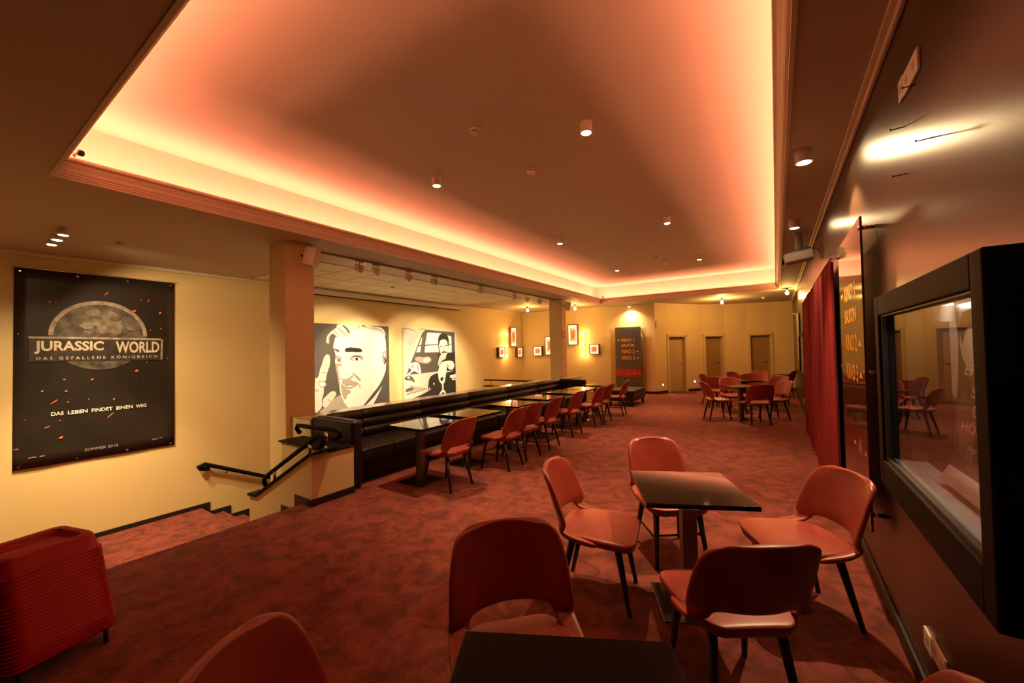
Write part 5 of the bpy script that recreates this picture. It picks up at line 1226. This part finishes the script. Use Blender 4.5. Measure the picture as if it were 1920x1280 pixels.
# projector under the ceiling
t = thing('projector', 'grey ceiling projector with its lens towards the stairwell', 'projector', (.31, 7.0, 2.90))
tube('mount_pole', [(0, 0, .10), (0, 0, .35)], .045, M['greyplastic'], t, 18)
lathe('ceiling_plate', [(.075, .335), (.075, .35)], M['greyplastic'], t, 20)
o = box('mount_plate', -.13, .14, -.10, .10, .062, .10, M['darkplastic'], t, bevel=.01); o.rotation_euler = (0, R(-8), 0)
o = box('body', -.17, .17, -.14, .14, -.065, .065, M['greyplastic'], t, bevel=.022, seg=3); o.rotation_euler = (0, R(-8), 0); o.location.z = -.065
lathe('lens_barrel', [(.042, -.165), (.046, -.17), (.046, -.205), (.034, -.207)], M['darkplastic'], t, 20, 'X', loc=(0, .05, -.03))
tube('cable', [(.12, 0, .06), (.17, .02, .11), (.22, .02, .09), (.235, .02, .02), (.249, .02, .10), (.249, .02, .33)], .006, M['darkplastic'], t, 8)

# wall box and step lights on the bowed wall
d, n_, L = seg_dir(pts[0], pts[1])
p = Vector((pts[0][0], pts[0][1], 0)) + d * .10
t = thing('wall_alarm_box', 'small white box with two buttons high beside the signboard', 'alarm box', (p.x, p.y, 2.36), math.atan2(d.y, d.x))
box('case', -.06, .06, -.05, 0, 0, .24, M['white'], t, bevel=.008)
for zz in (.07, .16): lathe('button', [(.022, -.05), (.022, -.058), (.016, -.060)], M['greyplastic'], t, 14, 'Y', loc=(0, 0, zz))
for i, q_, z, lab in ((0, .55, .26, 'tiny lit wall light left of the first door'), (2, .42, .30, 'tiny lit wall light between the first two doors')):
    d, n_, L = seg_dir(pts[i], pts[i + 1])
    p = Vector((pts[i][0], pts[i][1], 0)) + d * (L * q_)
    t = thing('step_light', lab, 'lamp', (p.x, p.y, z), math.atan2(d.y, d.x), 'low wall lights')
    box('surround', -.045, .045, -.012, 0, 0, .10, M['steel'], t, bevel=.003)
    box('lit_lens', -.03, .03, -.016, -.011, .015, .085, M['nightlight'], t)
    add_light('lamp_light', 'SPOT', (0, -.06, .05), 9, (1, .72, .5), t, spot_size=R(80), spot_blend=.5, shadow_soft_size=.02, aim=(d.y * 0, -1, -.55))

# ================================================================== STACK OF RED BOOSTER SEATS
stand = thing('stack_stand', 'low dark stand on short legs under the stack of red booster seats', 'stand', (-3.41, .43, 0), R(16))
for a in (-1, 1):
    for b in (-1, 1):
        tube('leg', [(a * .165, b * .17, 0), (a * .165, b * .17, .085)], .012, M['legwood'], stand, 8)
box('frame', -.18, .18, -.19, .19, .080, .098, M['legwood'], stand, bevel=.004)
def rrect(hx, hy, r, n=5):
    out = []
    for cx, cy, a0 in ((hx - r, hy - r, 0), (-hx + r, hy - r, 90), (-hx + r, -hy + r, 180), (hx - r, -hy + r, 270)):
        for k in range(n + 1):
            a = R(a0 + 90 * k / n)
            out.append((cx + r * math.cos(a), cy + r * math.sin(a)))
    return out
bm = bmesh.new()
rings = []
for ins, z in ((.016, 0), (.0, .001), (.0, .007), (.010, .010), (.030, .088), (.040, .100), (.055, .104), (.072, .098), (.082, .070), (.10, .062)):
    rings.append([bm.verts.new((x, y, z)) for x, y in rrect(.205 - ins, .225 - ins, max(.03, .07 - ins * .4))])
for a, b in zip(rings, rings[1:]):
    n_ = len(a)
    for i in range(n_): bm.faces.new((a[i], a[(i + 1) % n_], b[(i + 1) % n_], b[i]))
bm.faces.new(rings[-1])
bmesh.ops.recalc_face_normals(bm, faces=bm.faces[:])
NB = 24
ORD = 'first second third fourth fifth sixth seventh eighth ninth tenth eleventh twelfth thirteenth fourteenth fifteenth sixteenth seventeenth eighteenth nineteenth twentieth twenty-first twenty-second twenty-third twenty-fourth'.split()
b0 = None
for k in range(NB):
    if b0 is None:
        b0 = finish('booster_seat', bm, M['redplastic'], smooth=True); o = b0
        es = o.modifiers.new('es', 'EDGE_SPLIT'); es.split_angle = R(50)
    else:
        o = b0.copy(); COL.objects.link(o)
    o.rotation_euler = (0, 0, R(16))
    o.location = (-3.41 - .0065 * k, .43 - .0015 * k, .098 + .0180 * k)
    if k == NB - 1: lab = 'topmost red plastic booster seat with recessed top, on the tall stack'
    elif k == 0: lab = 'lowest red booster seat of the stack, resting on the dark stand'
    else: lab = 'red booster seat, only its rim showing, %s from the bottom of the stack' % ORD[k]
    tag(o, lab, 'booster seat', 'stacked red booster seats')
